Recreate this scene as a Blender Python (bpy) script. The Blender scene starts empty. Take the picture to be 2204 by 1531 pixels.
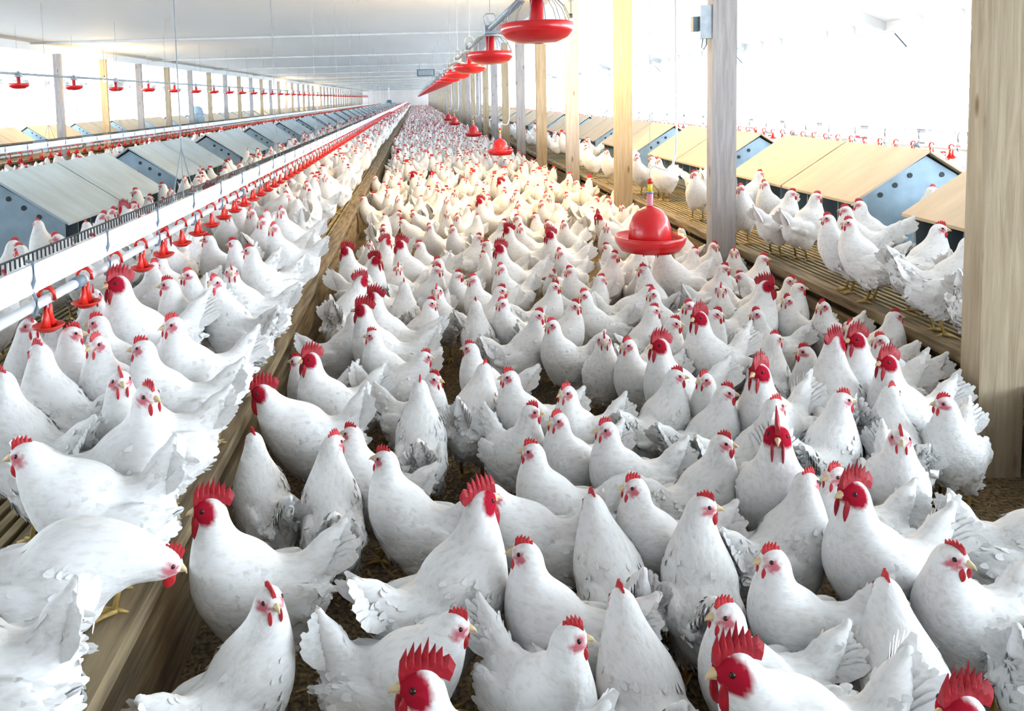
import bpy, math, random
import numpy as np
from mathutils import Vector, Matrix

# ---------------------------------------------------------------- camera, world, exposure
SC = bpy.context.scene
COL = SC.collection
F, CH, VX, VY, IW, IH = 1700.0, 1.75, 893.0, 212.0, 2204.0, 1531.0
PITCH, ROLL = math.radians(4.7), 0.026
fw = Vector((0, math.cos(PITCH), -math.sin(PITCH)))
r0 = Vector((1, 0, 0)); u0 = Vector((0, math.sin(PITCH), math.cos(PITCH)))
rt = r0*math.cos(ROLL) - u0*math.sin(ROLL); up = r0*math.sin(ROLL) + u0*math.cos(ROLL)
pcx = VX + F*math.sin(ROLL)*math.tan(PITCH); pcy = VY + F*math.cos(ROLL)*math.tan(PITCH)
cam = bpy.data.cameras.new('camera'); co = bpy.data.objects.new('camera', cam); COL.objects.link(co)
cam.sensor_fit = 'HORIZONTAL'; cam.sensor_width = 36.0; cam.lens = 36.0*F/IW
cam.shift_x = (IW/2 - pcx)/IW; cam.shift_y = -(IH/2 - pcy)/IW
cam.clip_start = 0.05; cam.clip_end = 500
co.matrix_world = Matrix(((rt.x, up.x, -fw.x, 0), (rt.y, up.y, -fw.y, 0), (rt.z, up.z, -fw.z, CH), (0, 0, 0, 1)))
SC.camera = co

W = bpy.data.worlds.new('sky'); SC.world = W; W.use_nodes = True
W.node_tree.nodes['Background'].inputs[0].default_value = (0.86, 0.93, 1.0, 1)
W.node_tree.nodes['Background'].inputs[1].default_value = 1.0
WIN_E = 9.0
SC.view_settings.view_transform = 'Standard'; SC.view_settings.look = 'None'
SC.view_settings.exposure = 1.02; SC.view_settings.gamma = 1.0; SC.view_settings.use_curve_mapping = False
SC.cycles.max_bounces = 4; SC.cycles.diffuse_bounces = 3; SC.cycles.glossy_bounces = 1; SC.cycles.use_adaptive_sampling = True; SC.cycles.adaptive_threshold = .11; SC.cycles.adaptive_min_samples = 8
SC.cycles.caustics_reflective = False; SC.cycles.caustics_refractive = False

# ---------------------------------------------------------------- helpers
random.seed(5); RNG = np.random.default_rng(7)
def nd(nt, t, **k):
    n = nt.nodes.new(t)
    for a, b in k.items(): setattr(n, a, b)
    return n
def mat(name, col, rough=.6, var=0.0, scale=6.0, stretch=(1, 1, 1), bump=0.0, col2=None, metal=0.0, bscale=None, coat=0.0):
    m = bpy.data.materials.new(name); m.use_nodes = True; nt = m.node_tree
    p = nt.nodes['Principled BSDF']; p.inputs['Roughness'].default_value = rough; p.inputs['Metallic'].default_value = metal
    if coat: p.inputs['Coat Weight'].default_value = coat
    tc = nd(nt, 'ShaderNodeTexCoord'); mp = nd(nt, 'ShaderNodeMapping'); mp.inputs['Scale'].default_value = stretch
    nt.links.new(tc.outputs['Object'], mp.inputs[0])
    no = nd(nt, 'ShaderNodeTexNoise'); no.inputs['Scale'].default_value = scale; no.inputs['Detail'].default_value = 4
    nt.links.new(mp.outputs[0], no.inputs['Vector'])
    if col2 is None: col2 = tuple(max(0, c*(1-var)) for c in col)
    rp = nd(nt, 'ShaderNodeValToRGB'); e = rp.color_ramp.elements
    e[0].position = .35; e[1].position = .68; e[0].color = (*col2, 1); e[1].color = (*col, 1)
    nt.links.new(no.outputs[0], rp.inputs[0]); nt.links.new(rp.outputs[0], p.inputs['Base Color'])
    if bump:
        b = nd(nt, 'ShaderNodeBump'); b.inputs['Strength'].default_value = bump; b.inputs['Distance'].default_value = .01
        if bscale:
            n2 = nd(nt, 'ShaderNodeTexNoise'); n2.inputs['Scale'].default_value = bscale; n2.inputs['Detail'].default_value = 3
            nt.links.new(mp.outputs[0], n2.inputs['Vector']); nt.links.new(n2.outputs[0], b.inputs['Height'])
        else: nt.links.new(no.outputs[0], b.inputs['Height'])
        nt.links.new(b.outputs[0], p.inputs['Normal'])
    return m
def emit(name, col, s):
    m = bpy.data.materials.new(name); m.use_nodes = True; nt = m.node_tree
    p = nt.nodes['Principled BSDF']; p.inputs['Base Color'].default_value = (*col, 1)
    p.inputs['Emission Color'].default_value = (*col, 1); p.inputs['Emission Strength'].default_value = s
    return m
def wood(name, c1, c2, c3):
    m = bpy.data.materials.new(name); m.use_nodes = True; nt = m.node_tree
    p = nt.nodes['Principled BSDF']; p.inputs['Roughness'].default_value = .75
    tc = nd(nt, 'ShaderNodeTexCoord'); mp = nd(nt, 'ShaderNodeMapping'); mp.inputs['Scale'].default_value = (14, 14, .9)
    oi = nd(nt, 'ShaderNodeObjectInfo'); ad = nd(nt, 'ShaderNodeVectorMath'); ad.operation = 'ADD'
    mul = nd(nt, 'ShaderNodeMath'); mul.operation = 'MULTIPLY'; mul.inputs[1].default_value = 37
    nt.links.new(oi.outputs['Random'], mul.inputs[0]); nt.links.new(tc.outputs['Object'], ad.inputs[0]); nt.links.new(mul.outputs[0], ad.inputs[1])
    nt.links.new(ad.outputs[0], mp.inputs[0])
    no = nd(nt, 'ShaderNodeTexNoise'); no.inputs['Scale'].default_value = 2.2; no.inputs['Detail'].default_value = 6; no.inputs['Distortion'].default_value = .8
    nt.links.new(mp.outputs[0], no.inputs['Vector'])
    rp = nd(nt, 'ShaderNodeValToRGB'); e = rp.color_ramp.elements
    e[0].position = .3; e[1].position = .7; e[0].color = (*c2, 1); e[1].color = (*c1, 1)
    nt.links.new(no.outputs[0], rp.inputs[0])
    mk = nd(nt, 'ShaderNodeMapping'); mk.inputs['Scale'].default_value = (9, 9, 2.6); nt.links.new(ad.outputs[0], mk.inputs[0])
    vo = nd(nt, 'ShaderNodeTexVoronoi'); vo.inputs['Scale'].default_value = 1.0; nt.links.new(mk.outputs[0], vo.inputs['Vector'])
    kr = nd(nt, 'ShaderNodeValToRGB'); k = kr.color_ramp.elements; k[0].position = .07; k[1].position = .17; k[0].color = (1, 1, 1, 1); k[1].color = (0, 0, 0, 1)
    nt.links.new(vo.outputs['Distance'], kr.inputs[0])
    mx = nd(nt, 'ShaderNodeMixRGB'); mx.inputs[2].default_value = (*c3, 1)
    nt.links.new(kr.outputs[0], mx.inputs[0]); nt.links.new(rp.outputs[0], mx.inputs[1]); nt.links.new(mx.outputs[0], p.inputs['Base Color'])
    b = nd(nt, 'ShaderNodeBump'); b.inputs['Strength'].default_value = .35; b.inputs['Distance'].default_value = .01
    nt.links.new(no.outputs[0], b.inputs['Height']); nt.links.new(b.outputs[0], p.inputs['Normal'])
    return m

M = {}
M['wood_tan'] = wood('wood_tan', (.48, .39, .27), (.33, .25, .16), (.20, .12, .06))
M['wood_grey'] = wood('wood_grey', (.44, .41, .40), (.30, .28, .28), (.17, .13, .12))
M['plank'] = mat('old_plank', (.34, .26, .15), .85, scale=5, stretch=(6, .6, 6), bump=.5, col2=(.14, .10, .06))
M['slat'] = mat('slat_wood', (.42, .33, .18), .85, scale=7, stretch=(4, .7, 4), bump=.3, col2=(.20, .15, .08))
M['pit'] = mat('manure_bed', (.20, .155, .10), .95, .4, 9, bump=.4)
M['white_paint'] = mat('white_paint', (.82, .84, .86), .6, .05, 2)
M['white_plastic'] = mat('white_plastic', (.86, .87, .9), .35, .04, 3)
M['ceiling'] = mat('ceiling_sheet', (.93, .94, .95), .7, .03, .6, (1, .3, 1))
M['beam'] = mat('beam_paint', (.74, .77, .80), .7, .1, 3)
M['wall'] = mat('wall_paint', (.74, .76, .80), .7, .08, 1.5)
M['farwall'] = mat('far_wall', (.78, .73, .72), .8, .10, .8)
M['red'] = mat('red_plastic', (.74, .012, .018), .28, .1, 4, coat=.3)
M['red_cup'] = mat('red_cup_plastic', (.82, .03, .02), .35, .1, 9)
M['clear_pink'] = mat('pink_tube', (.85, .25, .35), .3, .1, 5)
M['yellow'] = mat('yellow_ring', (.85, .7, .05), .4)
M['galv'] = mat('galvanised', (.44, .50, .56), .45, .25, 14, metal=.35)
M['galv_blue'] = mat('galvanised_blue', (.36, .50, .62), .5, .18, 9, metal=.15)
M['galv_dark'] = mat('galvanised_dark', (.13, .20, .25), .6, .3, 7, metal=.1)
M['nest_grey'] = mat('nest_roof_grey', (.50, .60, .66), .75, .16, 2.2, (1, 3, 1), bump=.1)
M['nest_tan'] = mat('nest_roof_tan', (.66, .53, .38), .75, .14, 2.2, (1, 3, 1), bump=.1)
M['nest_in'] = mat('nest_inside', (.40, .46, .50), .8, .2, 6)
M['wire'] = mat('steel_wire', (.30, .34, .38), .5, .1, 3)
M['clip'] = mat('grey_clip', (.22, .30, .38), .5, .2, 12)
M['dark'] = mat('dark_rubber_and_shade', (.03, .04, .05), .6)  # rubber parts, and painted shade for the nest vent holes
M['horn'] = mat('beak_horn', (.80, .62, .36), .45, .2, 40)
M['comb'] = mat('comb_red', (.66, .025, .035), .5, .25, 60, bump=.3)
M['comb_dark'] = mat('comb_dark_red', (.46, .008, .022), .5, .3, 60, bump=.3)
M['eye'] = mat('eye_dark', (.03, .012, .008), .12)
M['leg'] = mat('leg_yellow', (.62, .42, .13), .6, .35, 40, bump=.4)
M['curtain'] = emit('daylit_curtain', (.80, .91, 1.0), WIN_E)
M['bulb'] = emit('bulb_glow', (1.0, .72, .28), 60)
M['yellow_bottle'] = M['yellow']
def feather(name, base, dirty, facec):
    m = bpy.data.materials.new(name); m.use_nodes = True; nt = m.node_tree
    nt.nodes.remove(nt.nodes['Principled BSDF']); p = nd(nt, 'ShaderNodeBsdfDiffuse')
    nt.links.new(p.outputs[0], nt.nodes['Material Output'].inputs[0])
    tc = nd(nt, 'ShaderNodeTexCoord'); at = nd(nt, 'ShaderNodeAttribute'); at.attribute_name = 'face'
    n1 = nd(nt, 'ShaderNodeTexNoise'); n1.inputs['Scale'].default_value = 1; n1.inputs['Detail'].default_value = 2
    mp = nd(nt, 'ShaderNodeMapping'); mp.inputs['Scale'].default_value = (26, 60, 60); nt.links.new(tc.outputs['Object'], mp.inputs[0])
    nt.links.new(mp.outputs[0], n1.inputs['Vector'])
    rp = nd(nt, 'ShaderNodeValToRGB'); e = rp.color_ramp.elements; e[0].position = .30; e[1].position = .5; e[0].color = (*dirty, 1); e[1].color = (*base, 1)
    nt.links.new(n1.outputs[0], rp.inputs[0])
    mx = nd(nt, 'ShaderNodeMixRGB'); mx.inputs[2].default_value = (*facec, 1)
    nt.links.new(at.outputs['Fac'], mx.inputs[0]); nt.links.new(rp.outputs[0], mx.inputs[1])
    nt.links.new(mx.outputs[0], p.inputs['Color'])
    b = nd(nt, 'ShaderNodeBump'); b.inputs['Strength'].default_value = .35; b.inputs['Distance'].default_value = .008
    nt.links.new(n1.outputs[0], b.inputs['Height']); nt.links.new(b.outputs[0], p.inputs['Normal'])
    return m
M['feather'] = feather('white_feathers', (.88, .88, .88), (.80, .78, .76), (.60, .10, .14))
M['feather_r'] = feather('white_rooster_feathers', (.88, .88, .88), (.80, .78, .76), (.42, .015, .035))

class MB:
    def __init__(s): s.v = []; s.f = []; s.m = []; s.cur = 0
    def add(s, vs, fs):
        n = len(s.v); s.v += [tuple(q) for q in vs]; s.f += [tuple(i+n for i in q) for q in fs]; s.m += [s.cur]*len(fs)
    def box(s, x0, x1, y0, y1, z0, z1):
        s.add([(x0, y0, z0), (x1, y0, z0), (x1, y1, z0), (x0, y1, z0), (x0, y0, z1), (x1, y0, z1), (x1, y1, z1), (x0, y1, z1)],
              [(0, 3, 2, 1), (4, 5, 6, 7), (0, 1, 5, 4), (1, 2, 6, 5), (2, 3, 7, 6), (3, 0, 4, 7)])
    def prism(s, poly, y0, y1):            # polygon in x,z, extruded along y
        n = len(poly); vs = [(x, y0, z) for x, z in poly] + [(x, y1, z) for x, z in poly]
        s.add(vs, [tuple(range(n)), tuple(range(2*n-1, n-1, -1))] + [(i, i+n, (i+1) % n+n, (i+1) % n) for i in range(n)])
    def bbox(s, p0, p1, p2, p3, t):        # quad slab with thickness vector t
        a = [Vector(q) for q in (p0, p1, p2, p3)]; t = Vector(t)
        s.add(a + [q+t for q in a], [(3, 2, 1, 0), (4, 5, 6, 7), (0, 1, 5, 4), (1, 2, 6, 5), (2, 3, 7, 6), (3, 0, 4, 7)])
    def tube(s, pts, r, n=6, cap=True):
        pts = [Vector(p) for p in pts]; rs = r if isinstance(r, (list, tuple)) else [r]*len(pts); vs = []; fs = []
        for i, p in enumerate(pts):
            d = (pts[min(i+1, len(pts)-1)] - pts[max(i-1, 0)]).normalized()
            a = d.cross(Vector((0, 0, 1)));
            if a.length < .05: a = d.cross(Vector((0, 1, 0)))
            a.normalize(); b = d.cross(a)
            for k in range(n):
                t = 2*math.pi*k/n; vs.append(p + (a*math.cos(t) + b*math.sin(t))*rs[i])
        for i in range(len(pts)-1):
            for k in range(n): fs.append((i*n+k, i*n+(k+1) % n, (i+1)*n+(k+1) % n, (i+1)*n+k))
        if cap: fs += [tuple(range(n-1, -1, -1)), tuple(range((len(pts)-1)*n, len(pts)*n))]
        s.add(vs, fs)
    def lathe(s, prof, n=20, c=(0, 0, 0)):
        vs = []; fs = []
        for r, z in prof:
            for k in range(n):
                t = 2*math.pi*k/n; vs.append((c[0]+r*math.cos(t), c[1]+r*math.sin(t), c[2]+z))
        for i in range(len(prof)-1):
            for k in range(n): fs.append((i*n+k, i*n+(k+1) % n, (i+1)*n+(k+1) % n, (i+1)*n+k))
        s.add(vs, fs)
    def ball(s, c, r, nu=8, nv=6, T=None):
        vs = []; fs = []; r = r if isinstance(r, tuple) else (r, r, r)
        for i in range(nv+1):
            ph = math.pi*i/nv
            for k in range(nu):
                t = 2*math.pi*k/nu; q = Vector((r[0]*math.sin(ph)*math.cos(t), r[1]*math.sin(ph)*math.sin(t), r[2]*math.cos(ph)))
                if T is not None: q = T @ q
                vs.append(Vector(c)+q)
        for i in range(nv):
            for k in range(nu): fs.append((i*nu+k, (i+1)*nu+k, (i+1)*nu+(k+1) % nu, i*nu+(k+1) % nu))
        s.add(vs, fs)
    def mesh(s, name, mats, smooth=False):
        me = bpy.data.meshes.new(name); me.from_pydata(s.v, [], s.f)
        for m in (mats if isinstance(mats, list) else [mats]): me.materials.append(m)
        if isinstance(mats, list): me.polygons.foreach_set('material_index', s.m)
        if smooth: me.polygons.foreach_set('use_smooth', [True]*len(s.f))
        me.update(); return me
def link(name, me, parent=None, loc=None, rot=None, **props):
    o = bpy.data.objects.new(name, me); COL.objects.link(o)
    if parent: o.parent = parent
    if loc is not None: o.location = loc
    if rot is not None: o.rotation_euler = rot
    for k, v in props.items(): o[k] = v
    return o
def part(name, mb, m, parent, smooth=False, **k): return link(name, mb.mesh(name, m, smooth), parent, **k)
def thing(name, label, cat, group=None, loc=(0, 0, 0), rot=None, me=None):
    o = link(name, me, None, loc, rot, label=label, category=cat)
    if group: o['group'] = group
    return o
def struct(name, mb, m): return link(name, mb.mesh(name, m), kind='structure')

ORD = ['first', 'second', 'third', 'fourth', 'fifth', 'sixth', 'seventh', 'eighth', 'ninth', 'tenth', 'eleventh', 'twelfth', 'thirteenth', 'fourteenth']
# ---------------------------------------------------------------- the building
Y0, YE = -8.0, 150.0
ZS = .424                     # slat height
XL, XR = -15.4, 8.0           # side walls
CX = -3.7                     # middle of the house
ZC, ZE = 3.45, 2.83
b = MB(); b.box(XL-.2, XR+.2, Y0, YE, -.1, 0)
fm = bpy.data.materials.new('litter'); fm.use_nodes = True; nt = fm.node_tree; p = nt.nodes['Principled BSDF']; p.inputs['Roughness'].default_value = .95
tc = nd(nt, 'ShaderNodeTexCoord')
na = nd(nt, 'ShaderNodeTexNoise'); na.inputs['Scale'].default_value = 1.7; na.inputs['Detail'].default_value = 3
nb = nd(nt, 'ShaderNodeTexNoise'); nb.inputs['Scale'].default_value = 55; nb.inputs['Detail'].default_value = 5
for n_ in (na, nb): nt.links.new(tc.outputs['Object'], n_.inputs['Vector'])
ra = nd(nt, 'ShaderNodeValToRGB'); e = ra.color_ramp.elements; e[0].position = .42; e[1].position = .58; e[0].color = (.17, .125, .075, 1); e[1].color = (.27, .19, .10, 1)
rb = nd(nt, 'ShaderNodeValToRGB'); e = rb.color_ramp.elements; e[0].position = .35; e[1].position = .7; e[0].color = (.25, .25, .25, 1); e[1].color = (1.35, 1.3, 1.2, 1)
mx = nd(nt, 'ShaderNodeMixRGB'); mx.blend_type = 'MULTIPLY'; mx.inputs[0].default_value = 1
nt.links.new(na.outputs[0], ra.inputs[0]); nt.links.new(nb.outputs[0], rb.inputs[0]); nt.links.new(ra.outputs[0], mx.inputs[1]); nt.links.new(rb.outputs[0], mx.inputs[2]); nt.links.new(mx.outputs[0], p.inputs['Base Color'])
bp = nd(nt, 'ShaderNodeBump'); bp.inputs['Strength'].default_value = .8; bp.inputs['Distance'].default_value = .015; nt.links.new(nb.outputs[0], bp.inputs['Height']); nt.links.new(bp.outputs[0], p.inputs['Normal'])
floor = struct('floor', b, fm)
b = MB()
for i in range(5000):        # shavings and straw lying on the litter
    y = 1.3 + 9*random.random()**1.7; x = random.uniform(-.72, 2.6); a = random.uniform(0, 6.28); l = random.uniform(.006, .028); w = random.uniform(.0015, .005); z = random.uniform(.002, .006)
    c, s = math.cos(a), math.sin(a)
    b.add([(x-c*l+s*w, y-s*l-c*w, z), (x+c*l+s*w, y+s*l-c*w, z+random.uniform(-.001, .004)), (x+c*l-s*w, y+s*l+c*w, z+.002), (x-c*l-s*w, y-s*l+c*w, z+.001)], [(0, 1, 2, 3)])
link('straw_litter', b.mesh('straw_litter', mat('straw', (.50, .36, .17), .9, .5, 30)), label='brown straw and wood shavings scattered over the near litter floor', category='litter', kind='stuff')

# ceiling with sloping coves at both eaves, rafters and cross beams
b = MB(); t = .05
prof = [(XL, ZE), (XL+1.45, ZC), (XR-1.45, ZC), (XR, ZE), (XR, ZE+t), (XR-1.45, ZC+t), (XL+1.45, ZC+t), (XL, ZE+t)]
for i in range(3):
    x0, z0 = prof[i]; x1, z1 = prof[i+1]; b.prism([(x0, z0), (x1, z1), (x1, z1+t), (x0, z0+t)], Y0, YE)
ceil = struct('ceiling', b, M['ceiling'])
def rafter2(side):
    b = MB(); h = .16
    X = XR if side > 0 else XL; s = -1 if side > 0 else 1
    po = [(X, ZE-h), (X+s*1.45, ZC-h), (X+s*1.45, ZC-.001), (X, ZE-.001)]
    b.prism(po if side < 0 else po[::-1], -.025, .025); return b
rr = rafter2(1).mesh('rafter', M['white_paint']); rl = rafter2(-1).mesh('rafter', M['white_paint'])
for k in range(44):
    link('rafter', rr, ceil, (0, 9.7+.95*k, 0)); link('rafter', rl, ceil, (0, 22+1.9*k, 0))
b = MB(); b.box(XL+1.45, XR-1.45, -.04, .04, 3.40, ZC-.001); me = b.mesh('cross_beam', M['beam'])
for k in range(14): link('cross_beam', me, ceil, (0, 11.2+9.42*k+.0, 0))
b = MB(); b.box(-.06, .06, Y0, YE, 3.25, ZC-.001); me = b.mesh('post_plate', M['white_paint'])
for x in (2.56, -9.95): link('post_plate', me, ceil, (x, 0, 0))

def in_view(q):
    v = Vector(q)-Vector((0, 0, CH)); d = v.dot(fw)
    return d > .1 and -40 < pcx+F*v.dot(rt)/d < IW+40 and -40 < pcy-F*v.dot(up)/d < IH+40
def wall(name, X, s):
    b = MB(); b.box(min(X, X+s*.12), max(X, X+s*.12), Y0, YE, 0, .82); w = struct(name, b, M['wall'])
    b = MB(); b.box(min(X, X+s*.12), max(X, X+s*.12), Y0, YE, 2.60, ZE+.05); part('header_board', b, M['white_paint'], w)
    b = MB(); b.box(min(X, X-s*.05), max(X, X-s*.05), Y0, YE, ZE-.22, ZE-.14); part('eave_beam', b, M['white_paint'], w)
    b = MB(); b.box(min(X, X-s*.06), max(X, X-s*.06), Y0, YE, .80, .86); part('sill', b, M['white_paint'], w)
    b = MB(); b.box(-.06, .06, -.10, .10, .82, 2.62); st = b.mesh('stud', M['wall'])
    b = MB(); b.add([(0, -.715, .86), (0, .715, .86), (0, .715, 2.60), (0, -.715, 2.60)], [(0, 1, 2, 3)] if s < 0 else [(3, 2, 1, 0)]); cu = b.mesh('window_curtain', M['curtain'])
    n = int((YE-Y0)/1.57)
    for k in range(n):
        y = 12.4-1.57*12 + 1.57*k
        if y > YE-1.6: break
        link('stud', st, w, (X, y, 0)); link('window_curtain' if any(in_view((X, yy, zz)) for yy in (y+.07, y+.785, y+1.5) for zz in (.9, 1.7, 2.6)) else 'window_curtain_offscreen', cu, w, (X+s*.05, y+.785, 0))
    return w
wall('wall_right', XR, 1); wall('wall_left', XL, -1)
b = MB(); b.box(XL-.1, XR+.1, YE, YE+.2, 0, ZC+.1); struct('wall_far', b, M['farwall'])
b = MB(); b.box(XL-.1, XR+.1, Y0-.2, Y0, 0, ZC+.1); struct('wall_near', b, M['farwall'])

# air inlet boxes high on the side walls
def inlet(X, s, y, label):
    t = thing('air_inlet', label, 'air inlet', 'wall air inlets', (X-s*.065, y, 2.58))
    b = MB(); w = .55
    po = [(0, -.22), (-s*.10, -.22), (-s*.30, 0), (-s*.28, .03), (0, .03)]
    b.prism(po if s > 0 else po[::-1], -w, -w+.012); part('side_plate', b, M['galv_blue'], t)
    b = MB(); b.prism(po if s > 0 else po[::-1], w-.012, w); part('side_plate', b, M['galv_blue'], t)
    b = MB(); b.bbox((-s*.30, -w, 0), (-s*.30, w, 0), (-s*.10, w, -.22), (-s*.10, -w, -.22), (s*.012, 0, .01)); part('flap', b, M['white_paint'], t)
    b = MB(); b.box(min(0, -s*.28), max(0, -s*.28), -w, w, .03, .042); part('top_plate', b, M['galv'], t)
for k in range(6): inlet(XR, 1, 13.2+6.28*k, ORD[k]+' pale metal air inlet box under the eave beam behind the tan nest boxes')
for k in range(5): inlet(XL, -1, 28+6.28*k, ORD[k]+' pale metal air inlet box on the wall beyond the second pan feeder line')

# ---------------------------------------------------------------- slatted platforms
def platform(label, xa, xb, edges, indiv):
    t = thing('slatted_platform', label, 'platform', None, (0, 0, 0))
    for x, s in edges:         # s: direction towards the litter
        b = MB(); b.box(min(x, x-s*.11), max(x, x-s*.11), Y0+.02, YE-.02, ZS-.06, ZS); part('edge_plank', b, M['plank'], t)
        b = MB(); b.box(min(x-s*.005, x-s*.05), max(x-s*.005, x-s*.05), Y0+.02, YE-.02, 0, .305); part('kick_board', b, M['plank'], t)
        b = MB(); b.box(min(x-s*.12, x-s*.2), max(x-s*.12, x-s*.2), Y0+.02, YE-.02, 0, ZS-.07); part('support_board', b, M['plank'], t)
        bb = MB(); bb.box(-.03, .03, -.03, .03, 0, ZS-.06); me = bb.mesh('stake', M['plank'])
        for k in range(24): link('stake', me, t, (x-s*.085, 1.6+1.05*k, 0))
    lo, hi = xa, xb
    b = MB(); b.box(xa+.2, xb-.2, Y0+.02, YE-.02, .02, .16); part('manure_bed', b, M['pit'], t)
    b = MB(); x = xa+.12
    while x < xb-.13:
        if not (indiv and indiv[0] <= x <= indiv[1]): b.box(x, x+.027, Y0+.02, YE-.02, ZS-.03, ZS)
        else: b.box(x, x+.027, indiv[3], YE-.02, ZS-.03, ZS); b.box(x, x+.027, Y0+.02, indiv[2], ZS-.03, ZS)
        x += .052
    part('slats', b, M['slat'], t, kind='stuff')
    if indiv:
        n = 6; dl = (indiv[3]-indiv[2])/n; bb = MB(); bb.box(0, .027, .006, dl-.006, ZS-.03, ZS+.001); me = bb.mesh('slat', M['slat'])
        x = xa+.12
        while x < xb-.13:
            if indiv[0] <= x <= indiv[1]:
                for k in range(n): link('slat', me, t, (x, indiv[2]+dl*k, random.uniform(-.002, .002)))
            x += .052
    b = MB()
    for k in range(40): b.box(xa+.05, xb-.05, 1+3.14*k, 1.05+3.14*k, ZS-.1, ZS-.031)
    part('joists', b, M['plank'], t, kind='stuff')
platform('slatted wooden platform under the middle nest boxes and nipple line', 2*CX+.76, -.76, ((-.76, 1), (2*CX+.76, -1)), (-1.3, -.8, 1.2, 10))
platform('slatted wooden platform under the tan nest boxes behind the post row', 2.68, XR, ((2.68, -1),), (2.7, 3.45, 3.2, 22))
platform('far slatted wooden platform along the window wall beyond the second post row', XL, 2*CX-2.68, ((2*CX-2.68, 1),), None)

# ---------------------------------------------------------------- posts
def mk_post(m):
    b = MB(); b.box(-.10, .10, -.058, .058, 0, 3.235)
    b.box(-.101, -.06, -.0605, .0605, 0, 3.235)
    return b.mesh('timber_post', M[m])
pm = [mk_post('wood_tan'), mk_post('wood_grey')]
for k in range(46):
    y = 3.44+3.14*k
    lab = {0: 'broad wooden post with knots, foremost of the post row beside the tan nest boxes', 1: 'grey weathered wooden post with an electric box on its side',
           2: 'tan wooden post directly behind the red bell drinker'}.get(k, ('tan' if k % 2 == 0 else 'grey')+(' wooden post, %s of the row counted from the broad knotted post' % ORD[k] if k < 14 else ' wooden post far along the row in front of the tan nest boxes'))
    thing('timber_post', lab, 'post', 'posts along the near slat edge', (2.55, y, 0), None, pm[k % 2])
for k in range(42):
    y = 22.0+3.22*(k)
    if y < YE-1: thing('timber_post', ('grey' if k % 2 == 0 else 'tan')+(' wooden post, %s of the row beyond the middle nest boxes' % ORD[k] if k < 12 else ' wooden post far along the row beyond the middle nest boxes'), 'post', 'posts of the far row', (-9.85, y, 0), None, pm[(k+1) % 2])
# electric box on the second post
t = thing('junction_box', 'grey electric box fixed to the side of the grey wooden post', 'electric box', None, (2.45, 6.58, 2.18))
b = MB(); b.box(-.10, 0, -.05, .05, 0, .27); part('housing', b, M['galv'], t)
b = MB(); b.box(-.15, -.101, -.03, .03, .06, .18); part('socket', b, M['galv_dark'], t)
b = MB(); b.tube([(-.06, 0, -.001), (-.07, 0, -.07), (-.05, .01, -.09), (-.03, 0, -.05), (-.03, 0, -.001)], .006); part('cable_loop', b, M['wire'], t)

# ---------------------------------------------------------------- nest boxes
def nest_parts(roof, end, inner, n=9, L=2.36, detail=True):
    hw, ze, zp = .60, .376, .765; out = []
    for s in (-1, 1):
        b = MB(); y = s*L/2
        b.prism([(-hw+.05, 0), (hw-.05, 0), (hw-.02, ze), (0, zp-.03), (-hw+.02, ze)], y-.012, y+.012); out.append(('end_panel', b.mesh('end_panel', end)))
        if detail:
            for sx in (-1, 1):
                for q in (.22, .42, .62):
                    x = sx*hw*q; z = ze+(zp-ze)*(1-q)-.10; bb = MB()
                    bb.tube([(x, y-.016, z), (x, y+.016, z)], .022, 10); out.append(('vent_hole_shade', bb.mesh('vent_hole_shade', M['dark'])))  # solid dark discs, painting in the shade inside the vent holes
    for sx in (-1, 1):
        for h in (-1, 1):
            b = MB(); ya, yb = (-L/2-.06, -.012) if h < 0 else (.012, L/2+.06)
            k = .02; a = Vector((sx*(hw+.03), 0, ze-.02)); c = Vector((sx*.004, 0, zp)); lift = .012 if h > 0 else 0
            pts = [(a.x, ya, a.z), (a.x, yb, a.z+lift*.3), (c.x, yb, c.z+lift), (c.x, ya, c.z)]
            b.bbox(*(pts if sx > 0 else pts[::-1]), (0, 0, .022)); out.append(('roof_panel', b.mesh('roof_panel', roof)))
        b = MB()
        if detail:
            pb = MB(); pb.box(*(sorted((sx*.05, sx*(hw-.03)))), -.006, .006, .075, ze-.03); pme = pb.mesh('divider', M['galv_blue'])
            for k in range(1, n): out.append(('divider', pme, (0, -L/2+L*k/n, 0)))
        b.box(*sorted((sx*(hw-.05), sx*(hw-.03))), -L/2+.014, L/2-.014, 0, .12); out.append(('lip_board', b.mesh('lip_board', M['galv'])))
        b = MB(); b.tube([(sx*(hw+.12), -L/2, .1), (sx*(hw+.12), L/2, .1)], .014); b.box(*sorted((sx*(hw-.03), sx*(hw+.12))), -.8, -.78, .08, .1); b.box(*sorted((sx*(hw-.03), sx*(hw+.12))), .78, .8, .08, .1)
        out.append(('perch_rail', b.mesh('perch_rail', M['plank'])))
    b = MB(); b.box(-.03, .03, -L/2+.014, L/2-.014, 0, zp-.06); b.box(-hw+.06, hw-.06, -L/2+.014, L/2-.014, .02, .05); b.prism([(-hw+.05, ze-.03), (hw-.05, ze-.03), (0, zp-.06)], -L/2+.014, L/2-.014)
    out.append(('inner_wall', b.mesh('inner_wall', inner)))
    return out
NA = {}
for key, roof, end in (('c', M['nest_grey'], M['galv_blue']), ('r', M['nest_tan'], M['galv_blue'])):
    NA[key] = (nest_parts(roof, end, M['nest_in']), nest_parts(roof, end, M['nest_in'], detail=False))
def nest(key, x, y, lab, grp):
    t = thing('nest_box', lab, 'nest box', grp, (x, y, ZS+.012), (0, 0, random.uniform(-.012, .012)))
    for q in NA[key][0 if y < 32 else 1]: link(q[0], q[1], t, q[2] if len(q) > 2 else (0, 0, 0))
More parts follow.
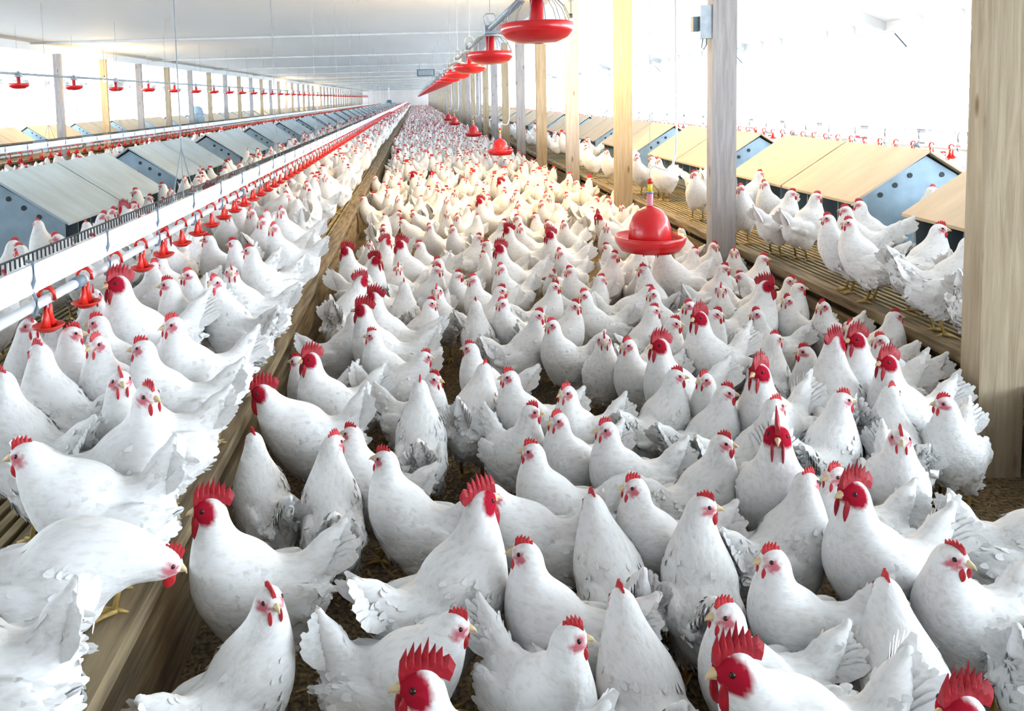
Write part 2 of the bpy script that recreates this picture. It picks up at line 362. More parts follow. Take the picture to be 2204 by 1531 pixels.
for k in range(38):
    nest('c', CX+(.22 if k == 0 else .03), 7.62+3.7*k, 'grey roofed nest box, foremost of the middle row beside the nipple line' if k == 0 else '%s grey roofed nest box of the middle row' % ORD[k] if k < 14 else 'grey roofed nest box far down the middle row', 'grey nest boxes of the middle row')
for k in range(44):
    nest('r', 4.17, 4.5+3.14*k, {0: 'tan roofed nest box half hidden by the broad knotted post', 1: 'tan roofed nest box with pale blue punched end panel between the two near posts'}.get(k, '%s tan roofed nest box of the row behind the posts' % ORD[k] if k < 12 else 'tan roofed nest box far along the row behind the posts'), 'tan nest boxes behind the posts')
for k in range(38):
    nest('r', -11.57, 21.5+3.3*k, '%s tan roofed nest box on the far platform beneath the window wall' % ORD[k] if k < 12 else 'tan roofed nest box far along the platform beneath the window wall', 'tan nest boxes on the far platform')

# ---------------------------------------------------------------- nipple drinker lines
def cup_mesh():
    b = MB()
    for s in (-1, 1):
        b.tube([(0, s*.020, .0), (0, s*.022, -.055), (0, s*.030, -.105)], [.010, .012, .021], 8)
    b.lathe([(.004, -.118), (.028, -.118), (.050, -.104), (.058, -.096), (.056, -.093), (.045, -.099), (.026, -.109), (.004, -.110)], 14)
    c = MB(); c.tube([(-.028, 0, -.004), (-.027, 0, .026), (-.012, 0, .043), (.012, 0, .043), (.027, 0, .026), (.028, 0, -.004)], .008, 6)
    p = MB(); p.tube([(0, 0, 0), (0, 0, -.03)], .006, 6)
    return b.mesh('drip_cup', M['red_cup'], True), c.mesh('saddle_clip', M['red_cup'], True), p.mesh('nipple_pin', M['galv'])
CUP, CLIP, PIN = cup_mesh()
def clampm():
    b = MB(); b.tube([(.0, 0, .17), (.022, 0, .165), (.024, 0, .10), (.012, 0, .065), (.026, 0, .035), (.028, 0, .0), (.020, 0, -.022), (0, 0, -.028)], .0065, 6); return b.mesh('hanger_strap', M['clip'])
CLAMP = clampm()
def nipple_line(X, z, s, ya, yb, ni, lab, first=2.85):
    t = thing('nipple_drinker_line', lab, 'drinker line', None, (X, 0, z))
    b = MB(); b.tube([(0, ya, 0), (0, yb, 0)], .0185, 10); part('water_pipe', b, M['white_plastic'], t, True)
    b = MB(); b.prism([(.010, .055), (.020, .055), (.006, .150), (-.004, .150)] if s > 0 else [(-.020, .055), (-.010, .055), (.004, .150), (-.006, .150)], ya, yb); part('support_rail', b, M['white_plastic'], t)
    b = MB(); b.tube([(-.02, ya, .185), (-.02, yb, .185)], .004, 4)
    y = ya
    while y < min(yb, 25): b.box(-.022, -.017, y, y+.004, .15, .185); y += .032
    part('shock_wire', b, M['dark'], t)
    k = 0; y = first; st = MB()
    while y < yb:
        if k < ni:
            c = link('drip_cup', CUP, t, (0, y, 0), (0, 0, random.uniform(-.15, .15))); link('saddle_clip', CLIP, c); link('nipple_pin', PIN, c)
            if k % 2 == 0: link('hanger_strap', CLAMP, t, (0 if s > 0 else 0, y-.13, 0), (0, 0, 0 if s > 0 else math.pi))
            if k % 9 == 1:
                bb = MB(); bb.tube([(0, y-.10, 0), (0, y-.03, 0)], .025, 10); part('pipe_joint', bb, M['clip'], t, True)
        else:
            st.lathe([(.012, -.02), (.018, -.06), (.055, -.10), (.02, -.11)], 6, (0, y, 0))
        y += .335; k += 1
    part('drip_cups', st, M['red_cup'], t, kind='stuff')
nipple_line(-1.37, 1.05, 1, .6, 140, 120, 'white nipple drinker line with red drip cups along the slat edge')
nipple_line(2*CX+1.37, 1.05, 1, 10, 140, 40, 'white nipple drinker line with red drip cups beyond the middle nest boxes', 11)
nipple_line(5.9, 1.05, -1, 3, 120, 30, 'white nipple drinker line behind the tan nest boxes', 6)
cb = MB(); cb.tube([(0, 0, 1.20), (0, 0, ZC-.001)], .0035, 5); cab = cb.mesh('suspension_cable', M['wire'])
cb = MB(); cb.tube([(0, -.22, 1.20), (0, 0, 1.5), (0, .22, 1.20)], .003, 4); brid = cb.mesh('bridle', M['wire'])
for X, ya, n, lab in ((-1.37, 4.6, 12, 'thin steel cable holding up the near nipple drinker line'), (2*CX+1.37, 13, 12, 'thin steel cable holding up the nipple line beyond the middle nest boxes'), (5.9, 8, 6, 'thin steel cable holding up the nipple line behind the tan nest boxes')):
    for k in range(n):
        t = thing('suspension_cable', ORD[k]+' '+lab, 'cable', lab+'s', (X, ya+3.14*k, 0), None, cab); link('bridle', brid, t)

# ---------------------------------------------------------------- pan feeders
def pan_parts():
    o = []
    b = MB(); b.lathe([(.03, -.006), (.10, -.004), (.165, .022), (.188, .05), (.196, .058), (.196, .098), (.190, .104), (.184, .098), (.180, .06), (.15, .035), (.05, .012), (.01, .012)], 28); o.append(('pan', b.mesh('pan', M['red'], True)))
    b = MB(); b.lathe([(.05, .012), (.046, .06), (.038, .10), (.036, .235), (.03, .235)], 16); o.append(('drop_tube', b.mesh('drop_tube', M['red'], True)))
    b = MB(); b.lathe([(.0, .262), (.10, .245), (.105, .232), (.038, .232)], 20); o.append(('cone', b.mesh('cone', M['galv'], True)))
    g = MB()
    for k in range(14):
        a = 2*math.pi*k/14; c, s = math.cos(a), math.sin(a); g.tube([(c*.10, s*.10, .236), (c*.15, s*.15, .185), (c*.188, s*.188, .10)], .0022, 4)
    o.append(('grill', g.mesh('grill', M['wire'])))
    b = MB(); b.box(-.05, .05, -.06, .06, .255, .33); b.box(-.012, .012, -.05, .05, .33, .36); o.append(('clamp', b.mesh('clamp', M['galv'])))
    b = MB(); b.tube([(-.04, 0, .33), (-.055, 0, .40), (-.03, 0, .43), (.03, 0, .43), (.055, 0, .40), (.04, 0, .33)], .006, 5); o.append(('hanger_loop', b.mesh('hanger_loop', M['galv'])))
    return o
PANP = pan_parts()
def feeder_line(X, z, ya, n, dy, lab, plab, grp, labs={}):
    ft = thing('feed_auger_tube', lab, 'feed tube', None, (X, 0, z+.30))
    b = MB(); b.tube([(0, 1.5, 0), (0, ya+dy*n, 0)], .024, 8); part('tube', b, M['galv'], ft, True)
    c = MB(); c.tube([(0, 0, .13), (0, 0, ZC-z-.30-.001)], .003, 4); cm = c.mesh('hanging_cord', M['wire'])
    for k in range(n):
        t = thing('pan_feeder', labs.get(k, ('%s '% ORD[k] if k < 12 else 'distant ')+plab), 'feeder', grp, (X, ya+dy*k, z), (0, 0, random.uniform(-.2, .2)))
        for nm, me in PANP: link(nm, me, t)
        if k < 14: link('hanging_cord', cm, ft, (0, ya+dy*k, 0))
feeder_line(.667, 2.035, 4.3, 50, 2.62, 'grey feed auger tube under the ceiling above the litter', 'raised red pan feeder in the line above the litter', 'pan feeders above the litter',
            {0: 'raised red pan feeder with wire grill, foremost of the line above the litter', 1: 'second raised red pan feeder of the line above the litter'})
feeder_line(2*CX-.667, 2.16, 16.2, 46, 2.62, 'grey feed auger tube of the line beyond the middle nest boxes', 'raised red pan feeder in the far line beyond the middle nest boxes', 'pan feeders of the far line')

# ---------------------------------------------------------------- bell drinkers
def bell_parts():
    o = []
    b = MB(); b.lathe([(.10, .05), (.150, .012), (.200, .0), (.232, .045), (.246, .085), (.250, .082), (.240, .03), (.205, -.022), (.12, -.03), (.05, -.03)], 32); o.append(('water_trough', b.mesh('water_trough', M['red'], True)))
    b = MB(); b.lathe([(.150, .0), (.150, .08), (.143, .15), (.122, .215), (.085, .262), (.045, .285), (.026, .292), (.022, .30)], 32); o.append(('bell', b.mesh('bell', M['red'], True)))
    b = MB(); b.lathe([(.022, .285), (.022, .38), (.018, .385), (.0, .386)], 12); o.append(('stem', b.mesh('stem', M['clear_pink'], True)))
    b = MB(); b.lathe([(.0, .386), (.026, .387), (.026, .398), (.0, .40)], 12); o.append(('collar', b.mesh('collar', M['clip'], True)))
    b = MB(); b.lathe([(.0, .40), (.017, .402), (.017, .452), (.0, .455)], 12); o.append(('valve', b.mesh('valve', M['yellow'], True)))
    b = MB(); b.lathe([(.0, .455), (.020, .457), (.016, .49), (.0, .495)], 12); o.append(('cap', b.mesh('cap', M['red'], True)))
    b = MB(); b.tube([(0, 0, .49), (0, 0, .56), (.012, 0, .575), (0, 0, .59), (-.01, 0, .575), (0, 0, .56)], .004, 5); o.append(('hook', b.mesh('hook', M['wire'])))
    b = MB(); b.tube([(0, 0, .59), (0, 0, 2.80)], .002, 4); o.append(('cord', b.mesh('cord', M['wire'])))
    b = MB(); pts = [(0, 0, .50), (.0, 0, .56), (.03, 0, .585), (.07, 0, .565), (.12, 0, .55), (.16, 0, .58), (.18, 0, .66), (.19, 0, .85), (.185, 0, 1.3), (.18, 0, 2.80)]
    b.tube(pts, .0085, 6); o.append(('water_hose', b.mesh('water_hose', M['white_plastic'], True)))
    return o
BP = bell_parts()
BELLS = ((1.66, 5.6), (1.62, 15.2), (1.65, 22.6), (1.60, 32.5), (1.62, 39))
for k, (x, y) in enumerate(BELLS):
    t = thing('bell_drinker', ['red bell drinker with white hose hanging before the tan post', 'red bell drinker hanging beside a row of posts deeper in the house', 'small red bell drinker third along the litter', 'red bell drinker far along the litter', 'red bell drinker far along the litter'][k], 'drinker', 'bell drinkers over the litter', (x, y, .645))
    for nm, me in BP: link(nm, me, t)

# ---------------------------------------------------------------- lamps and odd equipment
b = MB(); b.lathe([(.0, -.135), (.03, -.13), (.052, -.105), (.058, -.075), (.046, -.04), (.02, -.005), (.014, .01)], 16); BUL = b.mesh('glass_bulb', M['bulb'], True)
b = MB(); b.lathe([(.016, .005), (.02, .01), (.02, .06), (.0, .065)], 10); b.tube([(0, 0, .06), (0, 0, .85-.001)], .004, 4); SOC = b.mesh('socket', M['dark'])
def bulb(x, y, power, lab, col=(1.0, .78, .44), size=.06):
    t = thing('light_bulb', lab, 'lamp', 'bare bulbs', (x, y, 2.60))
    link('glass_bulb', BUL, t); link('socket', SOC, t)
    if power:
        l = bpy.data.lights.new('bulb_light', 'POINT'); l.energy = power; l.color = col; l.shadow_soft_size = size
        o = bpy.data.objects.new('bulb_light', l); COL.objects.link(o); o.parent = t; o.location = (0, 0, -.22)
for k in range(2): bulb(1.79, 9.04+3.14*k, 90, ORD[k]+' glowing bare bulb hanging between the pan feeders and the post row', (1.0, .66, .24))
for k, y in enumerate((23.6, 59.0, 79.0)): bulb(-9.2, y, 90, ORD[k]+' glowing bare bulb hanging over the litter beyond the middle nest boxes', (1.0, .70, .32))
t = thing('unit_heater', 'dark boxy air heater hanging from the ceiling far along the pan feeder line', 'heater', None, (.55, 38, 2.80))
b = MB(); b.box(-.42, .42, -.3, .3, 0, .32); part('casing', b, M['galv_dark'], t)
b = MB(); b.box(-.36, .36, -.32, -.301, .04, .28)
for k in range(5): b.box(-.36, .36, -.34, -.32, .06+.045*k, .075+.045*k)
part('louvre', b, M['galv'], t)
b = MB(); b.tube([(-.3, 0, .32), (-.3, 0, ZC-2.80-.001)], .01, 5); b.tube([(.3, 0, .32), (.3, 0, ZC-2.80-.001)], .01, 5); part('hanger_rods', b, M['wire'], t)
t = thing('drive_unit', 'blue grey drive motor on a pale pole far down the middle nest row', 'motor', None, (CX, 113.07, ZS+.003))
b = MB(); b.box(-.12, .12, -.12, .12, 0, ZC-ZS-.001); part('pole', b, M['white_paint'], t)
b = MB(); b.lathe([(.0, .2), (.3, .22), (.42, .5), (.42, .95), (.3, 1.2), (.0, 1.24)], 14); part('motor_housing', b, M['galv_dark'], t, True)
t = thing('plastic_barrel', 'pale blue round barrel standing among the far tan nest boxes', 'barrel', None, (-10.95, 39.65, ZS+.003))
b = MB(); b.lathe([(.0, 0), (.30, 0), (.34, .15), (.36, .55), (.34, .95), (.27, 1.15), (.12, 1.22), (.0, 1.23)], 18); part('barrel_body', b, M['galv_blue'], t, True)
b = MB(); b.lathe([(.345, .22), (.375, .25), (.345, .28)], 18); b.lathe([(.345, .82), (.375, .85), (.345, .88)], 18); part('hoop', b, M['galv'], t, True)

# ---------------------------------------------------------------- chickens
def sm(a, b, k):
    h = np.clip(.5+.5*(b-a)/k, 0, 1); return b*(1-h)+a*h-k*h*(1-h)
def ell(P, c, r, rot=0.0, roll=0.0):
    q = P-np.array(c)
    if rot: cs, sn = math.cos(rot), math.sin(rot); q = np.stack([q[..., 0]*cs+q[..., 2]*sn, q[..., 1], -q[..., 0]*sn+q[..., 2]*cs], -1)
    r = np.array(r); k0 = np.linalg.norm(q/r, axis=-1); k1 = np.linalg.norm(q/(r*r), axis=-1)+1e-9
    return k0*(k0-1)/k1
def cone(P, a, b, ra, rb, sy=1.0):
    a = np.array(a); b = np.array(b); q = P-a; ba = b-a; t = np.clip((q@ba)/(ba@ba), 0, 1)
    e = q-t[..., None]*ba; e = e*np.array([1, 1/sy, 1]); return np.linalg.norm(e, axis=-1)-(ra+(rb-ra)*t)
HEADP = {'u': (.122, .500, -.08), 'm': (.190, .455, .05), 'l': (.285, .285, .45)}
def bird_geo(pose, yaw, rooster):
    hx, hz, hp = HEADP[pose]; y = math.radians(yaw)
    if rooster: hx += .01; hz += .02
    hd = Vector((math.cos(y)*math.cos(hp), math.sin(y)*math.cos(hp), -math.sin(hp)))
    hc = Vector((hx-.0, math.sin(y)*.02, hz))
    return hc, hd
def tail_dir(pose):
    a = {'u': .88, 'm': 1.18, 'l': .62}[pose]
    return np.array((-.105, 0, .262)), np.array((-math.cos(a), 0, math.sin(a)))
def bird_sdf(P, pose, yaw, rooster):
    hc, hd = bird_geo(pose, yaw, rooster)
    d = ell(P, (-.005, 0, .240), (.142, .100, .103), -.28)
    d = sm(d, ell(P, (.055, 0, .250), (.088, .090, .104)), .045)
    d = sm(d, ell(P, (-.085, 0, .220), (.090, .087, .086)), .045)
    for s in (-1, 1): d = sm(d, ell(P, (-.020, s*.050, .160), (.066, .043, .072)), .035)
    p0, td = tail_dir(pose)
    d = sm(d, cone(P, p0, p0+td*.125, .060, .036, .75), .045)
    d = sm(d, cone(P, p0+td*.095, p0+td*.20, .036, .013, .8), .03)
    B = np.array((.060, 0, .290)); T = np.array(hc)-np.array(hd)*.010-np.array((0, 0, .012))
    C = np.array({'u': (.135, 0, .365), 'm': (.160, 0, .360), 'l': (.185, 0, .335)}[pose])
    n = 13
    for i in range(n):
        t = i/(n-1); c = (1-t)**2*B+2*t*(1-t)*C+t*t*T; r = .078*(1-t)**1.3+.0325+(.006 if rooster else 0)*(1-t)
        d = sm(d, np.linalg.norm(P-c, axis=-1)-r, .022)
    H = np.array(hc); D = np.array(hd)
    d = sm(d, np.linalg.norm(P-H, axis=-1)-.0320, .015)
    d = sm(d, np.linalg.norm(P-(H+D*.018-np.array((0, 0, .003))), axis=-1)-.0235, .015)
    for s in (-1, 1):
        d = sm(d, ell(P, (-.020, s*.086, .250), (.122, .027, .064), -.30), .009)
        d = sm(d, cone(P, (-.085, s*.086, .245), (-.175, s*.055, .268), .032, .010), .008)
    # soft feather lumps
    x, yy, z = P[..., 0], P[..., 1], P[..., 2]
    lump = np.sin(x*95+np.sin(z*60)*1.5)*np.sin(z*80+x*30)*np.sin(yy*70+1.3)
    body = np.clip((.36-z)/.1, 0, 1)
    d = d-.0022*lump*body
    return d
def surface_nets(fn, lo, hi, h):
    ax = [np.arange(lo[i], hi[i]+h, h) for i in range(3)]
    P = np.stack(np.meshgrid(*ax, indexing='ij'), -1); V = fn(P); n = V.shape
    ins = V < 0
    cnt = np.zeros(tuple(k-1 for k in n)); acc = np.zeros(cnt.shape+(3,))
    offs = [(i, j, k) for i in (0, 1) for j in (0, 1) for k in (0, 1)]
    sl = lambda o: tuple(slice(o[q], n[q]-1+o[q]) for q in range(3))
    for o in offs:
        for a in range(3):
            if o[a]: continue
            o2 = list(o); o2[a] = 1; va, vb = V[sl(o)], V[sl(o2)]; cr = (va < 0) != (vb < 0)
            t = np.where(cr, va/np.where(cr, va-vb, 1), 0)
            for q in range(3): acc[..., q] += cr*(o[q]+(t if q == a else 0))
            cnt += cr
    act = cnt > 0; idx = -np.ones(cnt.shape, int); idx[act] = np.arange(act.sum())
    ii = np.argwhere(act); v = np.array(lo)+(ii+acc[act]/cnt[act][:, None])*h
    faces = []
    for a in range(3):
        b_, c_ = (a+1) % 3, (a+2) % 3
        s0 = [slice(None)]*3; s0[a] = slice(0, n[a]-1); s1 = [slice(None)]*3; s1[a] = slice(1, n[a])
        A, Bb = ins[tuple(s0)], ins[tuple(s1)]; cr = np.argwhere(A != Bb); fl = A[A != Bb]
        ok = (cr[:, b_] > 0) & (cr[:, c_] > 0) & (cr[:, b_] < n[b_]-1) & (cr[:, c_] < n[c_]-1); cr = cr[ok]; fl = fl[ok]
        def g(db, dc):
            w = cr.copy(); w[:, b_] += db; w[:, c_] += dc; return idx[w[:, 0], w[:, 1], w[:, 2]]
        q = np.stack([g(-1, -1), g(0, -1), g(0, 0), g(-1, 0)], -1); q[~fl] = q[~fl][:, ::-1]; faces.append(q)
    return v, np.concatenate(faces)
def np_mesh(name, v, f, mats, smooth=True, mi=None):
    me = bpy.data.meshes.new(name); k = f.shape[1]
    me.vertices.add(len(v)); me.vertices.foreach_set('co', np.ascontiguousarray(v, dtype=np.float32).ravel())
    me.loops.add(f.size); me.loops.foreach_set('vertex_index', np.ascontiguousarray(f, dtype=np.int32).ravel())
    me.polygons.add(len(f)); me.polygons.foreach_set('loop_start', np.arange(0, f.size, k, dtype=np.int32))
    for m in mats: me.materials.append(m)
    if mi is not None: me.polygons.foreach_set('material_index', np.ascontiguousarray(mi, dtype=np.int32))
    me.polygons.foreach_set('use_smooth', np.full(len(f), smooth)); me.update(calc_edges=True); return me
def face_mask(v, hc, hd, rooster):
    H = np.array(hc); D = np.array(hd); U = np.array((0, 0, 1.0)); U = U-D*(U@D); U /= np.linalg.norm(U); S_ = np.cross(U, D)
    q = v-H; x, s, z = q@D, q@S_, q@U
    wob = .25*np.sin(v[:, 0]*260+v[:, 2]*310); r = np.sqrt(((x-.018)/.022)**2+((z+.004)/.019)**2)+wob; k = .9*np.clip((1.1-r)/.5, 0, 1)*(np.abs(s) > .008)
    if rooster: r = np.sqrt(((x-.016)/.033)**2+((z-.000)/.034)**2); k = np.clip((1.05-r)/.2, 0, 1)*((np.abs(s) > .006) | (x > .02))
    return k*(x > -.03)*(np.abs(x) < .06)*(np.abs(z) < .05)
def head_frame(hc, hd):
    D = Vector(hd).normalized(); U = Vector((0, 0, 1)); U = (U-D*U.dot(D)).normalized(); S_ = U.cross(D)
    return Matrix(((D.x, S_.x, U.x, hc[0]), (D.y, S_.y, U.y, hc[1]), (D.z, S_.z, U.z, hc[2]), (0, 0, 0, 1)))
def xf(mb, Mt): mb.v = [tuple(Mt @ Vector(q)) for q in mb.v]; return mb
def comb_mb(kind, seed):
    rnd = random.Random(seed); b = MB()
    if kind == 'h': L, hgt, n, x0 = .050, .026, 5, .034
    else: L, hgt, n, x0 = .095, .056, 7, .042
    top = []; bot = []
    m = n*2+1
    for i in range(m):
        t = i/(m-1); x = x0-L*t; env = math.sin(math.pi*min(1, t*.8+.16))**.7
        zb = .026-.9*abs(t-.42)**2*.05
        spike = (1.0 if i % 2 else .52)*env*hgt*rnd.uniform(.85, 1.1)
        if i in (0,): spike = .3*hgt
        top.append((x-(.010 if i % 2 else 0)*L/.09*.5, .028+spike)); bot.append((x, zb-.006))
    if kind == 'r': top[-1] = (top[-1][0]-.012, top[-1][1]-.004)
    lean = rnd.uniform(-.12, .12) if kind == 'h' else rnd.uniform(-.05, .05); vs = []; fs = []
    for (xt, zt), (xb, zb) in zip(top, bot):
        w = .0055 if kind == 'h' else .0075
        zm = (zt+zb)/2
        vs += [(xb, w, zb), (xb*.5+xt*.5, w*.8+lean*(zm-.02), zm), (xt, .0012+lean*(zt-.02)*1.6, zt), (xt, -.0012+lean*(zt-.02)*1.6, zt), (xb*.5+xt*.5, -w*.8+lean*(zm-.02), zm), (xb, -w, zb)]
    for i in range(m-1):
        for k in range(6): fs.append((i*6+k, i*6+(k+1) % 6, (i+1)*6+(k+1) % 6, (i+1)*6+k))
    fs += [tuple(range(5, -1, -1)), tuple(range((m-1)*6, m*6))]
    b.add(vs, fs); return b
def blade(vs, fs, p, d, n_, l, w, rnd, curl=.25):
    s = np.cross(d, n_); s /= np.linalg.norm(s)+1e-9; k = len(vs)
    for t, ww, c in ((0, .45, 0), (.35, 1, .02), (.75, .85, .10)):
        for q in (-1, 1): vs.append(p+d*l*t+s*q*w*ww*.5+n_*(c*l*curl-abs(q)*.0))
    for q in (-1, 1): vs.append(p+d*l+s*q*w*.14+n_*l*curl*.25)
    fs += [(k, k+1, k+3, k+2), (k+2, k+3, k+5, k+4), (k+4, k+5, k+7, k+6)]
def normals(v, f):
    a, b_, c = v[f[:, 0]], v[f[:, 1]], v[f[:, 2]]; n = np.cross(b_-a, c-a); N = np.zeros_like(v)
    for i in range(4): np.add.at(N, f[:, i], n)
    return N/(np.linalg.norm(N, axis=1)[:, None]+1e-9)
def tube_tail(vs, fs, pose, rooster, rnd):
    n = 13; p0, td = tail_dir(pose); nb = np.array((td[2], 0, -td[0]))     # nb: upper side of the tail
    for i in range(n):
        a = i/(n-1)-.5; base = p0+td*(.085-.05*abs(a))+np.array((0, a*.06, 0))-nb*abs(a)*.045
        d = td+np.array((0, a*.9, 0))-nb*abs(a)*.55; d /= np.linalg.norm(d)
        nn = np.array((0, math.copysign(.8, a+.001), 0))+nb*.5; nn -= d*(nn@d); nn /= np.linalg.norm(nn)
        blade(vs, fs, base, d, nn, (.122-.04*abs(a)+rnd.uniform(-.012, .018))*(1.15 if rooster else 1), .038, rnd, .10)
VAR = {}
def variant(pose, yaw, rooster, lod):
    key = (pose, yaw, rooster, lod)
    if key in VAR: return VAR[key]
    h = {0: .0085, 1: .0125, 2: .036, 3: .055}[lod]
    hc, hd = bird_geo(pose, yaw, rooster)
    v, f = surface_nets(lambda P: bird_sdf(P, pose, yaw, rooster), (-.27, -.15, .06), (.37, .15, .58), h)
    parts = []
    if lod < 2:
        me = np_mesh('body', v, f, [M['feather_r' if rooster else 'feather']])
        at = me.attributes.new('face', 'FLOAT', 'POINT'); at.data.foreach_set('value', face_mask(v, hc, hd, rooster).astype(np.float32))
    T = head_frame(hc, hd); rnd = random.Random(int(yaw)+17)
    cm = M['comb_dark'] if rooster else M['comb']; kind = 'r' if rooster else 'h'
    parts.append(('comb', xf(comb_mb(kind, int(yaw)+3), T).mesh('comb', cm, False)))
    for s in (-1, 1):
        b = MB(); L = .031 if not rooster else .054
        b.ball((.026 if not rooster else .022, s*.0150, -.018-L*.50), (.0145*(1 if not rooster else 1.55), .0050, L*.70), 10, 8); parts.append(('wattle', xf(b, T).mesh('wattle', cm, True)))
    b = MB(); b.tube([(.030, 0, -.003), (.042, 0, -.003), (.053, 0, -.007), (.061, 0, -.015)], [.0115, .0085, .0048, .001], 8); b.tube([(.030, 0, -.010), (.042, 0, -.011), (.052, 0, -.013)], [.008, .0058, .0015], 6)
    parts.append(('beak', xf(b, T).mesh('beak', M['horn'], True)))
    if lod == 0:
        for s in (-1, 1):
            b = MB(); b.ball((.019, s*.0250, .005), (.0068, .0060, .0068), 10, 8); parts.append(('eye', xf(b, T).mesh('eye', M['eye'], True)))
    for s in (-1, 1):
        b = MB(); b.tube([(-.02, s*.048, .15), (-.030, s*.050, .095), (-.010, s*.052, .02)], [.014, .0085, .008], 7)
        for a in (-.45, 0, .45): b.tube([(-.015, s*.052, .014), (.02*math.cos(a)+.0, s*.052+.04*math.sin(a), .013), (.045*math.cos(a)+.005, s*.052+.065*math.sin(a), .004)], [.008, .0065, .003], 5)
        b.tube([(-.015, s*.052, .016), (-.045, s*.055, .005)], [.007, .003], 5)
        parts.append(('leg', b.mesh('leg', M['leg'], True)))
    # loose feathers: tail fan plus rump, flank and belly fluff
    vs = []; fs = []; tube_tail(vs, fs, pose, rooster, rnd)
    tv = np.array(vs); parts.append(('tail_feathers', np_mesh('tail_feathers', tv, np.array(fs), [M['feather']], True)))
    if lod == 0:
        N = normals(v, f); vs = []; fs = []; rg = np.random.default_rng(abs(int(yaw))+3)
        cand = np.where((v[:, 2] < .38) & (v[:, 0] < .13) & (v[:, 2] > .08))[0]
        for i in rg.choice(cand, 420, replace=False):
            p_, n_ = v[i], N[i]; fl = np.array((-1.0, 0, -.35 if p_[2] < .24 else -.12+.5*max(0, -p_[0]-.1)*4)); fl = fl-n_*(fl@n_); fl /= np.linalg.norm(fl)+1e-9
            low = p_[2] < .17 or p_[0] < -.15
            d = fl+n_*(.16 if not low else .34)+rg.normal(0, .10, 3); d /= np.linalg.norm(d)
            blade(vs, fs, p_-n_*.004, d, n_, rg.uniform(.022, .038), rg.uniform(.014, .022), rnd, -.2 if not low else .1)
        parts.append(('plumage', np_mesh('plumage', np.array(vs), np.array(fs), [M['feather']], True)))
    VAR[key] = (me if lod < 2 else None, parts, v, f, hc); return VAR[key]

